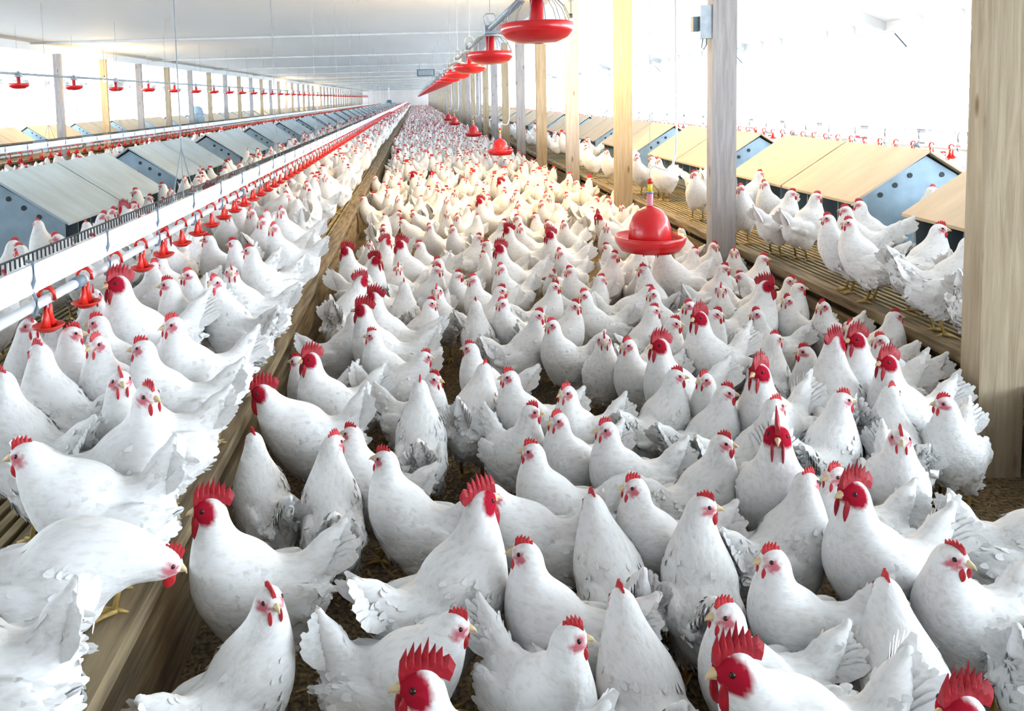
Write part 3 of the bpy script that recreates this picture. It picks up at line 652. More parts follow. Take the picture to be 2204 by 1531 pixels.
# x, y, surface (F litter, S middle slats, R far-side slats), heading, head turn, kind, neck pose, scale, label
BIRDS = [
(-1.19, 2.349, 'S', 161, 25, 'h', 'u', 0.973, 'red wattled white hen on the slats below the nipple line, beak to the nests'),
(-0.917, 2.204, 'S', 18, -37, 'h', 'u', 0.976, 'pale faced white hen on the slats, red wattle and yellow beak towards the litter'),
(-0.84, 2.461, 'S', 200, 155, 'h', 'u', 0.945, 'tall white hen near the slat edge looking back over its tail towards the litter'),
(-1.195, 2.579, 'S', 153, 25, 'h', 'u', 0.99, 'white hen below the first red drip cup, beak towards the nest boxes'),
(-0.863, 2.741, 'S', 194, -10, 'h', 'u', 0.955, 'white hen with short comb standing behind the tall hen on the slats'),
(-1.415, 2.848, 'S', 18, -5, 'h', 'u', 0.968, 'white hen beak to beak with another below the second red drip cup'),
(-1.108, 2.856, 'S', 249, -12, 'h', 'u', 0.969, 'white hen meeting the beak of its neighbour below the second red drip cup'),
(-1.164, 3.098, 'S', 199, -15, 'h', 'u', 0.95, 'white hen with open red comb below the third red drip cup'),
(-1.088, 3.693, 'S', 242, -25, 'h', 'u', 0.991, 'white hen with bright pink face looking up the slats towards the near end'),
(-0.84, 3.587, 'S', 151, 160, 'h', 'u', 0.984, 'white hen on the slats with raised tail, head turned back to the litter'),
(-0.84, 3.98, 'S', 187, 163, 'h', 'u', 0.945, 'long necked white hen, tail over the slat edge, face turned to the litter'),
(-0.853, 4.488, 'S', 222, -25, 'h', 'u', 0.975, None),
(-1.033, 4.824, 'S', 227, -25, 'h', 'u', 0.943, None),
(-1.213, 4.929, 'S', 228, -25, 'h', 'u', 0.968, None),
(-1.156, 3.363, 'S', 223, -15, 'r', 'u', 1.125, 'white rooster with large dark wattles right under the third red drip cup'),
(-1.485, 3.531, 'S', 293, 20, 'h', 'u', 0.995, None),
(-0.84, 5.21, 'S', 192, 75, 'h', 'u', 0.988, None),
(-0.84, 3.002, 'S', 220, 0, 'h', 'u', 0.995, None),
(-0.452, 3.272, 'F', 192, -2, 'r', 'm', 1.125, 'white rooster with spiky red comb craning towards the slat edge'),
(-0.395, 3.637, 'F', 213, -15, 'r', 'u', 1.073, 'white rooster with large red comb facing the slat edge behind another rooster'),
(-0.507, 3.838, 'F', 218, -25, 'h', 'u', 0.949, 'small pink faced hen squeezed between two roosters at the slat edge'),
(-0.578, 2.779, 'F', 122, 25, 'h', 'u', 0.954, 'white hen seen from behind close to the wooden slat edge, comb showing'),
(-0.328, 2.665, 'F', 99, -65, 'h', 'u', 0.997, 'white hen seen from the back, face to the post row, near the slat edge'),
(-0.491, 2.253, 'F', 197, -8, 'r', 'u', 1.096, 'large white rooster with bright red comb beside the wooden kick board'),
(-0.876, 1.71, 'S', 9, -15, 'h', 'l', 0.958, 'white hen leaning out over the slat edge with lowered head'),
(-0.5, 1.843, 'F', 45, -75, 'h', 'u', 0.97, 'white hen with thin red comb stretching its neck in front of the large rooster'),
(-0.84, 1.408, 'S', 187, 0, 'h', 'm', 0.961, 'white hen cut by the picture edge on the slats, tail towards the litter'),
(-0.84, 2.008, 'S', 194, 0, 'h', 'm', 0.975, 'white hen on the slats with broad tail spread over the slat edge'),
(-0.411, 6.036, 'F', 185, -10, 'r', 'u', 1.127, None),
(-0.439, 5.752, 'F', 329, -10, 'r', 'u', 1.112, None),
(-0.005, 6.288, 'F', 199, -15, 'r', 'u', 1.128, None),
(0.132, 6.665, 'F', 180, 0, 'h', 'u', 0.991, None),
(0.008, 5.647, 'F', 10, -30, 'h', 'u', 0.999, None),
(0.263, 5.994, 'F', 190, 0, 'h', 'u', 0.98, None),
(0.317, 5.677, 'F', 239, 95, 'h', 'u', 0.95, None),
(0.758, 6.022, 'F', 201, -5, 'r', 'u', 1.124, 'white rooster with spiky upright comb in the middle of the litter'),
(0.689, 5.725, 'F', 218, -15, 'h', 'u', 0.997, None),
(-0.261, 5.483, 'F', 189, 0, 'h', 'u', 0.994, None),
(-0.129, 4.576, 'F', 168, 0, 'r', 'u', 1.105, 'white rooster with dark red comb, the hindmost of a pair by the slat edge'),
(-0.173, 4.322, 'F', 181, 5, 'r', 'u', 1.114, 'white rooster with dark red comb, the foremost of a pair by the slat edge'),
(-0.507, 4.533, 'F', 11, -10, 'h', 'u', 0.953, None),
(-0.098, 5.094, 'F', 93, 0, 'h', 'u', 0.989, None),
(-0.053, 4.794, 'F', 345, -10, 'h', 'u', 0.974, None),
(0.603, 4.812, 'F', 211, -5, 'h', 'u', 0.957, None),
(0.355, 4.645, 'F', 97, 0, 'h', 'u', 0.945, None),
(0.409, 4.951, 'F', 32, -30, 'h', 'u', 0.991, None),
(-0.131, 4.093, 'F', 182, 25, 'h', 'u', 0.999, 'white hen with pale pink comb and face behind the pair of roosters'),
(0.364, 3.896, 'F', 170, 20, 'h', 'u', 0.946, 'white hen with pink comb beside a dark gap in the crowd'),
(0.551, 4.389, 'F', 20, -40, 'h', 'u', 0.987, None),
(0.833, 4.3, 'F', 202, 0, 'h', 'u', 0.965, 'white hen with frilled pink comb facing the slat edge mid litter'),
(0.782, 5.128, 'F', 24, -40, 'h', 'u', 0.95, None),
(1.198, 5.606, 'F', 190, 5, 'h', 'u', 0.958, None),
(1.208, 6.256, 'F', 220, 0, 'h', 'u', 0.986, None),
(1.424, 5.906, 'F', 60, -80, 'h', 'u', 0.992, None),
(1.632, 5.769, 'F', 265, 15, 'h', 'u', 0.943, None),
(1.561, 4.895, 'F', 205, -5, 'h', 'u', 0.977, None),
(1.261, 4.475, 'F', 37, -40, 'h', 'u', 0.944, None),
(1.144, 4.883, 'F', 197, 0, 'h', 'u', 0.983, None),
(0.805, 4.641, 'F', 9, -40, 'h', 'u', 0.96, None),
(1.554, 4.051, 'F', 212, -5, 'r', 'u', 1.125, 'white rooster with dark red spiky comb in front of the grey post'),
(1.245, 4.142, 'F', 21, -30, 'h', 'u', 0.998, None),
(0.959, 4.07, 'F', 259, 0, 'h', 'u', 0.97, 'white hen with upright comb staring straight up the litter'),
(1.134, 3.866, 'F', 204, -10, 'h', 'u', 0.999, None),
(1.25, 3.654, 'F', 198, -5, 'r', 'u', 1.087, 'white rooster with red saw comb next to the staring hen'),
(-0.045, 3.558, 'F', 327, 15, 'h', 'u', 0.945, None),
(0.511, 3.471, 'F', 189, 15, 'h', 'u', 0.976, 'white hen stretching its beak low towards the slat edge over open litter'),
(0.369, 3.19, 'F', 297, 55, 'h', 'u', 0.943, 'white hen with dark eye stripe and red wattles facing the post row'),
(0.629, 3.051, 'F', 209, -20, 'h', 'u', 0.952, 'white hen with single red comb next to the dark eyed hen'),
(0.715, 3.322, 'F', 211, 0, 'h', 'u', 0.965, 'tall white hen with red comb and wattles, broad breast, facing the slat edge'),
(0.803, 2.903, 'F', 195, 5, 'h', 'u', 0.976, 'small headed white hen with short comb in the gap between two larger hens'),
(1.35, 3.444, 'F', 207, -5, 'h', 'u', 0.95, None),
(-0.164, 2.892, 'F', 161, 17, 'h', 'u', 0.943, 'white hen with strong red comb and wattles over the bare litter'),
(-0.019, 2.626, 'F', 164, -22, 'h', 'u', 0.991, 'white hen with raised ragged tail, face turned away, on the bare litter'),
(0.505, 2.719, 'F', 177, 8, 'h', 'u', 0.959, 'white hen with pointed beak and tilted comb, body stretched to the post row'),
(-0.014, 3.205, 'F', 88, -3, 'h', 'u', 0.997, 'white hen seen straight from behind with thin comb, cone shaped neck'),
(0.223, 3.487, 'F', 67, 0, 'h', 'm', 0.993, 'white hen seen from behind with steep tail beside open litter'),
(-0.17, 3.882, 'F', 8, 0, 'h', 'm', 0.963, None),
(2.048, 6.135, 'F', 0, -15, 'h', 'u', 0.968, None),
(2.043, 5.493, 'F', 20, -35, 'h', 'u', 0.971, None),
(2.503, 6.168, 'F', 245, -10, 'h', 'u', 0.978, None),
(2.442, 5.771, 'F', 20, -30, 'h', 'u', 0.976, None),
(1.927, 4.629, 'F', 11, -40, 'r', 'u', 1.104, None),
(2.378, 5.19, 'F', 294, 20, 'h', 'u', 0.977, None),
(2.17, 5.13, 'F', 291, 20, 'h', 'u', 0.996, None),
(2.291, 4.895, 'F', 24, -25, 'h', 'u', 0.97, None),
(2.301, 4.674, 'F', 204, -15, 'h', 'u', 0.966, None),
(2.424, 4.502, 'F', 204, -10, 'h', 'u', 0.983, None),
(2.495, 4.279, 'F', -6, -10, 'h', 'u', 0.955, None),
(2.384, 4.088, 'F', 172, 35, 'h', 'u', 0.958, None),
(1.939, 4.977, 'F', 245, -10, 'h', 'u', 0.998, None),
(1.55, 4.374, 'F', 6, -40, 'h', 'u', 0.971, None),
(1.638, 4.657, 'F', 248, -35, 'h', 'u', 0.973, None),
(2.027, 4.42, 'F', 189, -5, 'h', 'u', 0.942, None),
(1.714, 3.814, 'F', 61, -50, 'h', 'u', 0.965, None),
(1.934, 3.752, 'F', 221, -25, 'h', 'u', 0.975, None),
(2.427, 3.884, 'F', 180, -10, 'h', 'u', 0.942, None),
(2.162, 3.625, 'F', 195, -5, 'r', 'u', 1.108, 'white rooster with spiky comb half hidden behind another rooster'),
(1.845, 3.403, 'F', 75, -50, 'r', 'u', 1.109, 'white rooster with dark red comb and long wattle seen from behind'),
(2.147, 3.366, 'F', 196, -10, 'r', 'u', 1.071, 'white rooster with upright comb and long red wattle before the slat skirt'),
(1.518, 3.282, 'F', 216, -8, 'r', 'u', 1.108, 'white rooster with smooth rounded pink comb and red wattle'),
(2.165, 3.11, 'F', 224, -25, 'h', 'u', 0.968, 'white hen with pale red face close to the big wooden post'),
(1.014, 3.352, 'F', 34, -35, 'h', 'u', 0.98, 'white hen with yellow beak facing the post row beside the round combed rooster'),
(1.158, 3.192, 'F', 23, -35, 'h', 'u', 0.961, None),
(1.278, 3.015, 'F', 14, -20, 'h', 'u', 0.982, 'white hen with yellow beak pointing to the post row over a gap of litter'),
(1.586, 3.018, 'F', 42, -35, 'h', 'u', 0.984, 'white hen with red comb flopped forward facing the big post'),
(1.923, 3.085, 'F', 83, -50, 'h', 'u', 0.942, 'tall white hen seen from behind with red comb falling to one side'),
(0.968, 2.747, 'F', 18, -35, 'h', 'u', 0.944, 'large white hen with bent down head and full breast'),
(1.253, 2.719, 'F', 247, -5, 'r', 'u', 1.112, 'white rooster head on with tall spiky red comb'),
(1.736, 2.825, 'F', 248, -5, 'h', 'u', 0.997, 'white hen head on with red wattles beside the big wooden post'),
(1.389, 2.266, 'F', 197, 0, 'r', 'u', 1.084, 'white rooster with broad dark red comb and hidden beak'),
(1.453, 2.517, 'F', 198, -2, 'h', 'u', 0.967, None),
(0.032, 2.137, 'F', 27, -22, 'r', 'u', 1.106, 'white cockerel with red comb and full red wattle facing the post row'),
(-0.114, 1.905, 'F', -12, 0, 'h', 'm', 0.96, 'white hen with drooping tail at the near end, head out of sight'),
(0.123, 1.528, 'F', 190, 0, 'r', 'u', 1.091, 'white rooster with saw comb and long beak, foremost on the litter'),
(0.256, 1.842, 'F', 302, 35, 'h', 'u', 0.959, 'large white hen with low frilled comb and round wattle, breast to the near end'),
(0.403, 2.516, 'F', 178, 157, 'h', 'm', 0.962, 'white hen with lowered head turned back over its shoulder, open beak'),
(0.391, 2.054, 'F', 167, -5, 'h', 'u', 0.976, 'white hen with curved neck behind the large frilled comb hen'),
(0.569, 2.251, 'F', 100, 0, 'h', 'm', 0.958, 'white hen seen from behind with ruffled tail feathers'),
(0.792, 2.457, 'F', 186, 5, 'h', 'u', 0.963, None),
(0.799, 2.185, 'F', 79, -80, 'h', 'u', 0.986, 'tall white hen seen from behind, pink comb and face to the post row'),
(0.526, 1.775, 'F', 97, 0, 'h', 'm', 0.942, 'white hen seen from behind with steep pointed tail at the near end'),
(1.113, 2.394, 'F', 22, -23, 'h', 'u', 0.974, 'white hen with red comb and wattle before the dark combed rooster, tail raised'),
(1.507, 2.067, 'F', 199, 155, 'h', 'u', 0.984, 'white hen looking back at the big post over pinkish shoulders'),
(1.051, 2.045, 'F', 185, 2, 'h', 'u', 0.959, 'large white hen with dark face, broad tail stretched to the big post'),
(0.839, 1.844, 'F', 191, -8, 'h', 'u', 0.954, 'white hen with rosy face and ivory beak above a pecking rooster'),
(0.862, 1.616, 'F', 191, 0, 'r', 'm', 1.12, 'white rooster with bright saw comb tucked under its neighbour'),
(1.157, 1.782, 'F', 77, 0, 'h', 'm', 0.955, 'white hen seen from behind with round fluffy tail at the near end'),
(1.145, 1.431, 'F', 190, 0, 'r', 'u', 1.079, 'white rooster with red comb at the near end below the stretched tail'),
(1.861, 2.399, 'F', 343, -5, 'h', 'm', 0.966, 'white hen with upright fluffy tail at the foot of the big wooden post'),
(1.581, 1.869, 'F', 22, 0, 'h', 'm', 0.982, 'white hen cut by the picture edge beyond the stretched tail'),
(-2.281, 4.697, 'S', 176, 0, 'h', 'u', 0.96, None),
(-2.187, 4.145, 'S', 97, 0, 'h', 'u', 0.989, None),
(-2.161, 3.79, 'S', 17, -40, 'h', 'u', 0.991, None),
(-1.881, 4.548, 'S', 176, 5, 'h', 'u', 0.96, None),
(-2.158, 4.892, 'S', 349, 0, 'h', 'u', 0.992, None),
(-2.522, 6.418, 'S', 294, 40, 'h', 'u', 0.954, None),
(-2.312, 6.452, 'S', 296, 20, 'h', 'u', 0.972, None),
(-2.611, 7.652, 'S', 210, 0, 'h', 'u', 0.988, None),
(-2.345, 6.964, 'S', 329, 20, 'h', 'u', 0.952, None),
(-2.342, 7.577, 'S', 271, 20, 'h', 'u', 0.988, None),
(-2.097, 7.715, 'S', 233, -20, 'h', 'u', 0.988, None),
(-2.288, 8.862, 'S', 296, 30, 'h', 'u', 0.948, None),
(-2.796, 10.178, 'S', 284, -10, 'h', 'u', 0.987, None),
(-2.642, 11.632, 'S', 194, -10, 'h', 'u', 0.961, None),
(-2.285, 10.722, 'S', 208, -10, 'h', 'u', 0.965, None),
(-2.598, 13.071, 'S', 282, 20, 'h', 'u', 0.994, None),
(-2.596, 13.368, 'S', 17, -30, 'h', 'u', 0.941, None),
(-3.902, 9.937, 'S', 19, -30, 'h', 'u', 0.992, None),
(-3.529, 9.583, 'S', 34, -35, 'h', 'u', 0.966, None),
(2.789, 6.738, 'R', 251, -35, 'h', 'u', 0.995, None),
(2.857, 6.218, 'R', 18, -40, 'h', 'u', 0.984, None),
(2.967, 6.032, 'R', 22, -30, 'h', 'u', 0.979, None),
(2.771, 5.036, 'R', 167, 16, 'h', 'u', 0.958, None),
(3.081, 5.399, 'R', 166, 10, 'h', 'u', 0.954, None),
(3.273, 5.562, 'R', 165, 5, 'h', 'u', 0.975, None),
(2.896, 4.509, 'R', 14, -30, 'h', 'u', 0.988, None),
(2.77, 4.122, 'R', -7, -30, 'h', 'u', 0.993, None),
(4.256, 6.12, 'R', 229, -5, 'h', 'u', 0.995, None),
(3.988, 6.12, 'R', 53, -40, 'h', 'u', 0.993, None),
(3.047, 4.343, 'R', 31, 0, 'h', 'm', 0.942, None),
(2.77, 3.849, 'R', 27, 0, 'h', 'm', 0.951, None),
(2.874, 8.05, 'R', 244, -50, 'h', 'u', 0.979, None),
(3.209, 7.045, 'R', 201, -5, 'h', 'u', 0.965, None),
(2.947, 10.23, 'R', 212, -10, 'h', 'u', 0.977, None),
(2.844, 11.57, 'R', 233, 0, 'h', 'u', 0.956, None),
(3.228, 17.777, 'R', 203, 0, 'h', 'u', 0.969, None),
(3.29, 14.699, 'R', 210, 0, 'h', 'u', 0.961, None),
(2.77, 12.376, 'R', 202, 0, 'h', 'u', 0.972, None),
(-0.092, 17.987, 'F', 20, -40, 'h', 'u', 0.988, None),
(0.085, 12.17, 'F', 187, -5, 'r', 'u', 1.078, None),
(0.143, 10.696, 'F', 20, -40, 'h', 'u', 0.987, None),
(-0.37, 10.381, 'F', 260, 10, 'h', 'u', 0.995, None),
(0.025, 9.662, 'F', 90, -30, 'h', 'u', 0.988, None),
(0.397, 9.675, 'F', 250, -10, 'h', 'u', 0.989, None),
(0.733, 12.439, 'F', 260, 0, 'h', 'u', 0.941, None),
(0.237, 12.464, 'F', 268, 5, 'r', 'u', 1.108, None),
(0.929, 15.217, 'F', 20, -20, 'h', 'u', 0.991, None),
(0.846, 9.015, 'F', 200, -5, 'r', 'u', 1.07, None),
(1.287, 10.804, 'F', 174, 0, 'r', 'u', 1.085, None),
(1.053, 10.59, 'F', 14, -40, 'h', 'u', 0.957, None),
(1.737, 9.977, 'F', 205, -5, 'h', 'u', 0.972, None),
(1.986, 9.868, 'F', 199, 0, 'h', 'u', 0.966, None),
(2.039, 9.455, 'F', 20, -40, 'h', 'u', 0.968, None),
(2.11, 9.169, 'F', 10, -30, 'h', 'u', 0.986, None),
(1.883, 12.192, 'F', 20, -20, 'h', 'u', 0.941, None),
(2.43, 11.455, 'F', 197, 0, 'h', 'u', 0.944, None),
(0.315, 8.643, 'F', 270, 0, 'h', 'u', 0.948, None),
(0.525, 8.86, 'F', 70, -50, 'h', 'u', 0.948, None),
(0.425, 7.641, 'F', 217, -10, 'h', 'u', 0.945, None),
(0.722, 7.657, 'F', 25, -40, 'h', 'u', 0.998, None),
(1.135, 8.038, 'F', 193, 0, 'h', 'u', 0.991, None),
(1.353, 8.226, 'F', 171, 10, 'h', 'u', 0.946, None),
(1.506, 7.674, 'F', 220, -20, 'h', 'u', 0.97, None),
(1.248, 6.659, 'F', 200, -10, 'r', 'u', 1.088, None),
(-0.617, 12.857, 'F', 240, 0, 'h', 'u', 0.959, None),
(-0.257, 17.717, 'F', 190, 0, 'r', 'u', 1.09, None),
(-0.567, 11.479, 'F', 60, -30, 'h', 'u', 0.979, None),
(2.77, 4.788, 'R', 127, 60, 'h', 'u', 0.962, None),
(-2.095, 3.309, 'S', 193, 50, 'h', 'u', 0.971, None),
(-1.546, 4.9, 'S', 265, 50, 'r', 'u', 1.047, None),
(-1.35, 4.41, 'S', 199, 0, 'h', 'u', 0.934, None),
(-2.618, 3.229, 'S', 190, 50, 'h', 'u', 0.993, None),
(-2.267, 5.324, 'S', 185, 30, 'h', 'm', 0.98, None),
(-2.208, 3.544, 'S', 166, 50, 'h', 'u', 0.937, None),
(-1.623, 5.388, 'S', 68, -50, 'h', 'u', 0.999, None),
(-1.505, 4.05, 'S', 19, 50, 'h', 'u', 0.949, None),
(-2.574, 4.79, 'S', 82, -50, 'h', 'u', 0.955, None),
(-2.623, 4.262, 'S', 12, 30, 'h', 'u', 0.998, None),
(-1.875, 5.023, 'S', 171, 0, 'h', 'u', 0.945, None),
(-1.553, 3.127, 'S', 277, 30, 'h', 'u', 0.965, None),
(-2.645, 3.842, 'S', 259, 0, 'h', 'u', 1.006, None),
(-1.93, 5.37, 'S', 89, 50, 'h', 'u', 1.009, None),
(-1.152, 4.031, 'S', 273, -50, 'h', 'u', 0.936, None),
(-1.97, 3.123, 'S', 27, -50, 'h', 'u', 0.975, None),
(-1.906, 9.239, 'S', 206, 30, 'h', 'm', 0.926, None),
(-0.938, 6.048, 'S', 201, 50, 'h', 'u', 0.978, None),
(-2.6, 8.386, 'S', 179, 0, 'h', 'u', 0.926, None),
(-1.716, 6.953, 'S', 176, 0, 'h', 'u', 0.946, None),
(-2.433, 5.982, 'S', 296, 30, 'h', 'u', 1.003, None),
(-2.018, 6.042, 'S', 205, -50, 'r', 'm', 1.139, None),
(-1.406, 6.69, 'S', 194, 30, 'h', 'u', 0.971, None),
(-1.947, 8.816, 'S', 184, 0, 'h', 'u', 0.991, None),
(-1.439, 7.496, 'S', -14, 30, 'h', 'm', 0.96, None),
(-2.293, 9.283, 'S', -13, -50, 'h', 'u', 0.933, None),
(-1.249, 6.168, 'S', 250, 0, 'h', 'u', 0.958, None),
(-2.7, 5.744, 'S', 158, 0, 'h', 'u', 0.949, None),
(-1.185, 7.776, 'S', 176, -50, 'h', 'u', 0.922, None),
(-1.722, 7.856, 'S', 259, 30, 'h', 'm', 0.939, None),
(-1.904, 6.686, 'S', 0, 0, 'r', 'u', 1.126, None),
(-1.713, 7.237, 'S', 185, -50, 'h', 'm', 1.0, None),
(-1.0, 7.974, 'S', 175, 30, 'h', 'u', 0.958, None),
(-1.016, 7.347, 'S', 88, 50, 'h', 'm', 0.972, None),
(-2.599, 7.333, 'S', -20, 0, 'h', 'u', 0.93, None),
(-1.001, 8.8, 'S', 264, 0, 'h', 'u', 0.946, None),
(-1.2, 8.277, 'S', -12, 30, 'h', 'u', 0.999, None),
(-1.179, 5.766, 'S', 70, 0, 'h', 'u', 0.967, None),
(-1.267, 8.547, 'S', 18, 0, 'h', 'u', 1.006, None),
(-1.332, 9.136, 'S', 235, -50, 'h', 'm', 0.927, None),
(-2.666, 9.107, 'S', 273, 0, 'h', 'u', 0.946, None),
(-1.672, 8.441, 'S', 4, 50, 'h', 'u', 0.966, None),
(-2.547, 6.765, 'S', -27, 50, 'h', 'u', 0.932, None),
(-1.881, 7.483, 'S', 198, -50, 'h', 'u', 0.928, None),
(-1.03, 6.823, 'S', 104, 0, 'h', 'm', 0.953, None),
(-1.345, 6.43, 'S', 189, 0, 'h', 'u', 0.971, None),
(-2.291, 5.675, 'S', 184, -50, 'h', 'u', 0.937, None),
(-0.973, 5.51, 'S', 190, 50, 'h', 'u', 0.986, None),
(-2.575, 8.792, 'S', 22, 0, 'h', 'u', 0.949, None),
(-0.934, 9.173, 'S', 204, -50, 'h', 'm', 0.977, None),
(-1.499, 8.765, 'S', 208, 0, 'h', 'm', 0.949, None),
(-1.856, 5.81, 'S', 176, 50, 'h', 'u', 0.986, None),
(-2.038, 8.441, 'S', 244, 0, 'h', 'u', 0.993, None),
(-2.013, 8.075, 'S', 187, 0, 'h', 'u', 0.999, None),
(-1.495, 6.05, 'S', 293, 0, 'h', 'u', 0.953, None),
(-1.397, 8.002, 'S', 217, 0, 'h', 'u', 0.963, None),
(1.633, 5.345, 'F', 110, 30, 'h', 'u', 1.006, None),
(1.974, 5.881, 'F', 191, 0, 'r', 'u', 1.135, None),
(-0.483, 5.024, 'F', 71, -50, 'r', 'm', 1.121, None),
(0.48, 5.345, 'F', 203, 0, 'h', 'u', 1.007, None),
(1.983, 6.46, 'F', 171, 0, 'h', 'u', 0.963, None),
(-0.399, 6.474, 'F', 28, 0, 'r', 'u', 1.067, None),
(1.332, 5.167, 'F', -5, 0, 'h', 'm', 0.954, None),
(1.689, 6.337, 'F', 3, -50, 'h', 'u', 0.935, None),
(0.637, 6.248, 'F', 178, -50, 'h', 'u', 0.938, None),
(0.696, 6.589, 'F', 165, 0, 'h', 'u', 0.989, None),
(0.138, 5.133, 'F', 257, 0, 'h', 'u', 1.003, None),
(1.135, 5.371, 'F', 0, 0, 'h', 'u', 0.93, None),
(1.057, 5.898, 'F', 241, 50, 'h', 'm', 0.93, None),
(1.679, 6.577, 'F', 212, -50, 'h', 'u', 0.924, None),
(2.347, 6.448, 'F', 297, 0, 'h', 'u', 0.973, None),
(2.461, 5.488, 'F', 163, 0, 'h', 'm', 0.929, None),
(-0.096, 5.938, 'F', 229, 30, 'h', 'u', 0.952, None),
(-0.232, 7.715, 'F', 155, 50, 'h', 'u', 0.934, None),
(0.534, 8.43, 'F', 180, 50, 'h', 'u', 0.925, None),
(2.032, 7.998, 'F', 187, 50, 'r', 'm', 1.048, None),
(-0.46, 7.008, 'F', 284, 0, 'h', 'u', 0.943, None),
(1.524, 9.069, 'F', 216, 0, 'h', 'u', 0.995, None),
(1.893, 8.74, 'F', 69, -50, 'h', 'm', 0.928, None),
(0.424, 6.973, 'F', 29, -50, 'h', 'u', 0.968, None),
(2.26, 8.857, 'F', 285, -50, 'h', 'u', 0.946, None),
(0.502, 8.126, 'F', 10, 50, 'h', 'u', 0.975, None),
(0.206, 7.84, 'F', 215, 0, 'h', 'u', 0.934, None),
(2.278, 8.483, 'F', 25, 50, 'h', 'u', 0.988, None),
(1.872, 7.44, 'F', 206, 30, 'h', 'u', 0.961, None),
(0.101, 9.132, 'F', 209, 0, 'h', 'm', 0.928, None),
(1.47, 7.934, 'F', 208, 0, 'h', 'm', 1.004, None),
(2.455, 7.085, 'F', 109, 0, 'h', 'u', 0.929, None),
(1.309, 7.139, 'F', 203, 0, 'h', 'u', 0.975, None),
(-0.383, 9.006, 'F', -28, 0, 'h', 'm', 0.965, None),
(2.04, 6.927, 'F', 284, 0, 'h', 'u', 0.939, None),
(1.091, 7.463, 'F', 181, 50, 'h', 'u', 0.973, None),
(-0.421, 8.352, 'F', 68, 50, 'h', 'm', 1.002, None),
(1.609, 8.731, 'F', 104, 0, 'h', 'u', 0.996, None),
(1.034, 8.692, 'F', 74, -50, 'h', 'm', 0.97, None),
(0.939, 6.963, 'F', 166, 0, 'r', 'u', 1.054, None),
(-0.322, 7.303, 'F', 84, 30, 'h', 'u', 0.934, None),
(1.149, 9.215, 'F', 285, -50, 'h', 'u', 0.965, None),
(0.012, 8.335, 'F', 167, 0, 'h', 'm', 0.951, None),
(0.237, 10.148, 'F', 62, 50, 'h', 'u', 0.976, None),
(-0.203, 10.047, 'F', 246, 0, 'h', 'u', 0.953, None),
(1.565, 9.575, 'F', 281, 0, 'h', 'u', 0.985, None),
(0.758, 9.779, 'F', 19, 0, 'h', 'u', 0.966, None),
(-0.562, 9.894, 'F', 166, 0, 'h', 'u', 0.996, None),
(2.421, 9.47, 'F', 201, -50, 'h', 'u', 0.93, None),
(1.273, 9.764, 'F', 205, 50, 'h', 'u', 0.945, None),
(0.534, 10.329, 'F', 237, 50, 'h', 'u', 0.992, None),
(0.749, 9.499, 'F', -5, 30, 'h', 'u', 0.933, None),
(2.437, 10.142, 'F', 6, -50, 'h', 'u', 0.938, None),
(1.412, 10.226, 'F', 170, 0, 'h', 'u', 0.953, None),
(3.392, 12.48, 'R', 236, 50, 'h', 'u', 1.007, None),
(3.374, 9.365, 'R', -11, 0, 'h', 'u', 0.93, None),
(2.819, 13.604, 'R', 190, 0, 'h', 'u', 0.941, None),
(3.039, 14.989, 'R', -27, -50, 'h', 'm', 0.928, None),
(3.062, 9.888, 'R', 208, -50, 'h', 'u', 0.995, None),
(3.025, 9.578, 'R', 213, 0, 'h', 'u', 0.998, None),
(3.386, 9.021, 'R', 26, -50, 'h', 'm', 0.986, None),
(3.325, 7.891, 'R', 6, 0, 'h', 'u', 0.964, None)]
CROWD_START = (10.7, 9.4, 14.3)

def yq(r, pose, rooster):
    opts = [-100, -50, 0, 50, 100] if pose == 'u' and not rooster else ([-50, 0, 50] if pose != 'l' else [0])
    return min(opts, key=lambda o: abs(o-r))
def place_bird(x, y, z, hdg, rel, kind, pose, sc, lab, grp):
    rooster = kind == 'r'; lod = 0 if y < 5.2 else 1
    me, parts, *_ = variant(pose, yq(rel, pose, rooster), rooster, lod)
    o = thing('rooster' if rooster else 'hen', lab, 'rooster' if rooster else 'hen', grp, (x, y, z), (0, 0, math.radians(hdg)), me)
    o.scale = (sc,)*3
    for nm, pm_ in parts:
        c = link(nm, pm_, o)
        if nm == 'plumage': c['kind'] = 'stuff'
def facing(h):
    h %= 360
    return 'facing the post row' if h < 45 or h >= 315 else 'facing down the house' if h < 135 else 'facing the nipple line' if h < 225 else 'facing the near end'
for x, y, s, hdg, rel, kind, pose, sc, lab in BIRDS:
    z = ZS if s != 'F' else .006
    zone = {'S': 'middle slats', 'R': 'slats beside the tan nest boxes', 'F': 'litter'}[s]
    q = (y-3.44)/3.14; k = int(round(q)); side = 'just beyond' if q-k > .17 else 'just before' if q-k < -.17 else 'level with'
    mark = ['the broad post', 'the grey box post', 'the tan post', 'the fourth post', 'the fifth post', 'the sixth post'][k] if k < 6 else 'the farther posts'
    if s == 'S': where = ('behind' if x < -1.5 else 'before')+' the nipple line'
    elif s == 'R': where = 'beside tan nest boxes'
    else: where = 'near slat edge' if x < .45 else 'mid litter' if x < 1.6 else 'near post row'
    nm = 'rooster' if kind == 'r' else 'hen'
    l = lab or 'white %s %s %s %s, %s' % (nm, where, side, mark, facing(hdg)+(', head turned' if abs(rel) > 40 else ''))
    if len(l.split()) > 16: l = l.replace(', head turned', '')
    zone = ('on the '+zone)
    place_bird(x, y, z, hdg, rel, kind, pose, sc, l, 'white %ss %s' % (nm, zone))

